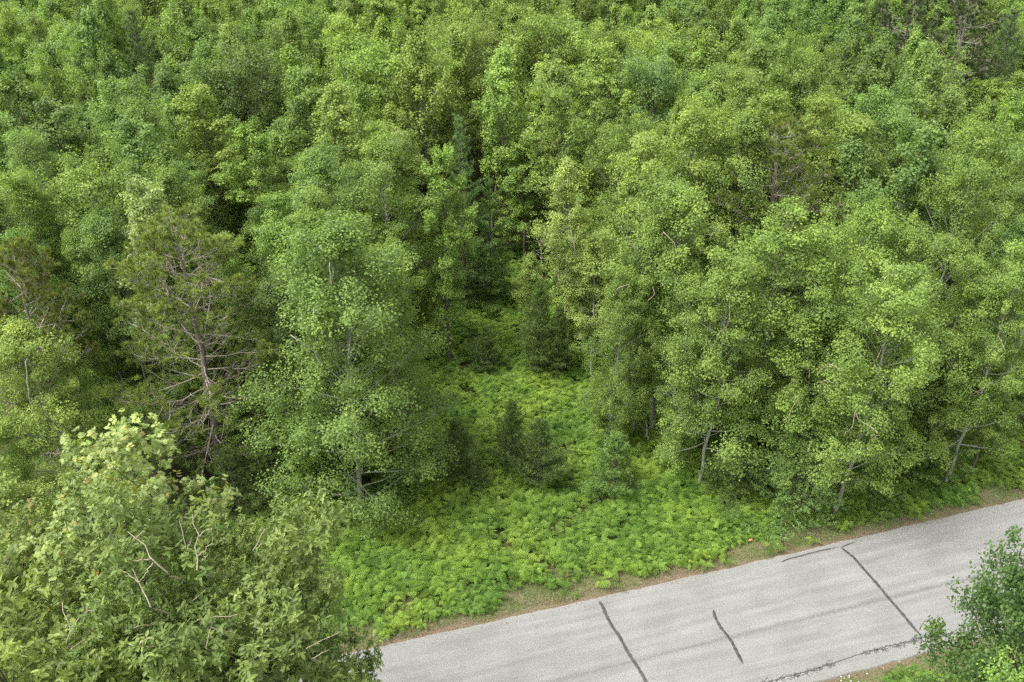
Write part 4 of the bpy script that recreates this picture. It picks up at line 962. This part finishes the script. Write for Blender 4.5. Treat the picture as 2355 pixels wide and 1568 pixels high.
for i_, ps in enumerate([
    [[(1355, 800), (1362, 700), (1352, 640), (1370, 565), (1340, 510), (1330, 400)], [(1362, 700), (1420, 650), (1475, 575)], [(1370, 565), (1410, 530), (1468, 505)], [(1395, 730), (1440, 680)]],
    [[(1150, 820), (1045, 715), (1010, 625), (940, 580), (880, 520)], [(945, 575), (995, 520)], [(1045, 715), (920, 735)], [(1055, 745), (1000, 830), (960, 875)]],
    [[(1050, 1060), (1010, 970), (955, 880), (925, 790)], [(955, 880), (880, 820), (820, 800)]],
    [[(450, 1320), (490, 1190), (430, 1080), (435, 1010)], [(490, 1190), (590, 1085), (605, 1030)], [(590, 1085), (665, 1065)]],
    [[(1740, 670), (1785, 590), (1835, 510)]], [[(1285, 650), (1260, 540), (1240, 460)], [(1290, 650), (1325, 570)]],
    [[(1310, 1010), (1370, 980), (1415, 930)]], [[(2110, 1335), (2240, 1275), (2354, 1230)]], [[(2145, 1410), (2265, 1350)]],
    [[(1365, 1140), (1500, 1115), (1640, 1105)]], [[(1425, 1340), (1440, 1240), (1465, 1150)], [(1450, 1190), (1600, 1225)]], [[(380, 1540), (400, 1450), (430, 1430)], [(400, 1450), (470, 1425)]],
    [[(480, 1335), (530, 1310), (570, 1280)]], [[(950, 1310), (990, 1270), (1060, 1260)]], [[(900, 1200), (960, 1170), (1030, 1180)]]]):
    crown_limb([c7(p_) for p_ in ps], .017 if i_ < 4 else .013, M_dead, 60 + i_, 'cherry')
c6 = lambda L: [(1569.4 + x / 3, 522.6 + y / 3) for x, y in L]
for i_, ps in enumerate([
    [[(780, 1150), (775, 1210), (735, 1280), (730, 1340)], [(785, 1160), (815, 1250)]], [[(980, 1055), (1060, 1075), (1165, 1130)], [(985, 1080), (1035, 1130)]],
    [[(1000, 940), (1050, 960), (1110, 985)]], [[(860, 935), (870, 980), (875, 1035)]], [[(1380, 380), (1410, 330), (1490, 320)]], [[(545, 450), (590, 520), (620, 590)]],
    [[(1340, 910), (1365, 850), (1380, 795)]], [[(325, 640), (322, 510)]], [[(850, 320), (900, 400), (940, 430)]], [[(240, 770), (250, 730), (275, 690)]], [[(2050, 1120), (2110, 1090), (2140, 1055)], [(2110, 1070), (2200, 1090)]],
    [[(1360, 1420), (1190, 1310), (1200, 1240)]],
    [[(2230, 860), (2200, 790), (2170, 740)]], [[(1170, 1380), (1180, 1300), (1200, 1250)]]]):
    crown_limb([c6(p_) for p_ in ps], .016, M_dead, 90 + i_)
c4 = lambda L: [(x / 3, 522.6 + y / 3) for x, y in L]
for i_, ps in enumerate([[[(2000, 740), (2100, 810), (2160, 850), (2210, 940)]], [[(2270, 230), (2280, 390)], [(2300, 280), (2285, 400)]], [[(2165, 560), (2160, 680)]], [[(190, 1150), (230, 1270), (270, 1380)]], [[(175, 900), (185, 1050), (200, 1170)]],
                         [[(1570, 300), (1440, 280)]]]):
    crown_limb([c4(p_) for p_ in ps], .028, M_bark_aspen, 120 + i_, 'quaking')
c5 = lambda L: [(784.7 + x / 3, 522.6 + y / 3) for x, y in L]
for i_, ps in enumerate([[[(1610, 150), (1590, 60), (1580, -20)], [(1590, 100), (1540, 20)], [(1600, 110), (1650, 40)]], [[(1500, 380), (1495, 310)]], [[(2120, 500), (2160, 470), (2150, 410)]], [[(2220, 30), (2300, 110), (2310, 180)]], [[(20, 800), (100, 750)]], [[(1900, 420), (1990, 390)]]]):
    crown_limb([c5(p_) for p_ in ps], .022, M_dead, 140 + i_)

# ------------------------------------------------------------------ bare pieces: snag, crooked trunks, forked dead limbs
def dead_tree(name, pts_px, Y, label, cat='dead tree', mat=M_dead, r0=.05, forks=8, grp=None, seed=1):
    r_ = np.random.RandomState(seed); P3 = np.array([at_depth(px, py, Y) for px, py in pts_px]); o0 = P3[0].copy(); P3 = P3 - o0
    e = bpy.data.objects.new(name, None); COL.objects.link(e); e.location = o0; tag(e, label, cat, grp)
    dd_ = np.r_[0, np.cumsum(np.linalg.norm(np.diff(P3, axis=0), axis=1))]; s = np.linspace(0, dd_[-1], 12)
    Q = np.stack([np.interp(s, dd_, P3[:, k]) for k in (0, 1, 2)], -1); Q[1:-1] += r_.normal(0, .03, (10, 3))
    a_ = Acc(); tube(a_, Q, np.linspace(r0, r0 * .35, 12), 6); link('trunk', a_.mesh('trunk_' + name, mat, True, False), e)
    for k in range(forks):
        i = r_.randint(3, 12); az = r_.uniform(0, 6.28); a_ = Acc()
        lp = bent(r_, Q[i], [math.cos(az), math.sin(az), r_.uniform(.2, 1.0)], r_.uniform(.5, 1.1) * r0 * 18, 5, .2, .03); tube(a_, lp, np.linspace(r0 * .45, .008, 5), 4)
        for q_ in range(3):
            tp = bent(r_, lp[1 + q_], unit(lp[-1] - lp[0]) + r_.normal(0, .6, 3), .5 * r0 * 12, 4, .2, .03); tube(a_, tp, [.012, .01, .008, .005], 3)
        link('limb', a_.mesh('limb_' + name, mat, True, False), e)
    return e
dead_tree('dead_snag', [(1246, 640), (1244, 590), (1243, 548)], 51.0, 'small bleached dead snag left of the slender pale birch', forks=6, r0=.05, seed=3)
Yt = 36.5
for i_, (pp, Yt, lb, r0) in enumerate([
    ([(2185, 800), (2192, 770), (2203, 700), (2204, 650), (2216, 560)], 39.0, 'pale crooked bare trunk at the left of the dark hollow', .06),
    ([(2232, 860), (2248, 790), (2262, 730), (2270, 680), (2282, 640)], 38.0, 'slanting pale bare trunk in the middle of the dark hollow', .055),
    ([(2305, 900), (2318, 850), (2345, 790), (2360, 730)], 36.0, 'leaning crooked trunk at the right end of the dark hollow', .06),
    ([(1553, 1010), (1553, 960), (1551, 900), (1548, 850)], 36.0, 'straight pale trunk above the right edge of the bracken', .10),
    ([(1490, 1010), (1484, 970), (1480, 940)], 36.2, 'short forked trunk left of the straight pale trunk', .07),
    ([(1627, 1000), (1630, 960), (1626, 930), (1632, 880)], 35.5, 'thin stem left of the dark low white pine', .04)]):
    e = dead_tree('bare_trunk', pp, Yt, lb, 'tree trunk', M_bark_aspen, r0, 2, 'bare trunks under the wood edge', seed=20 + i_)
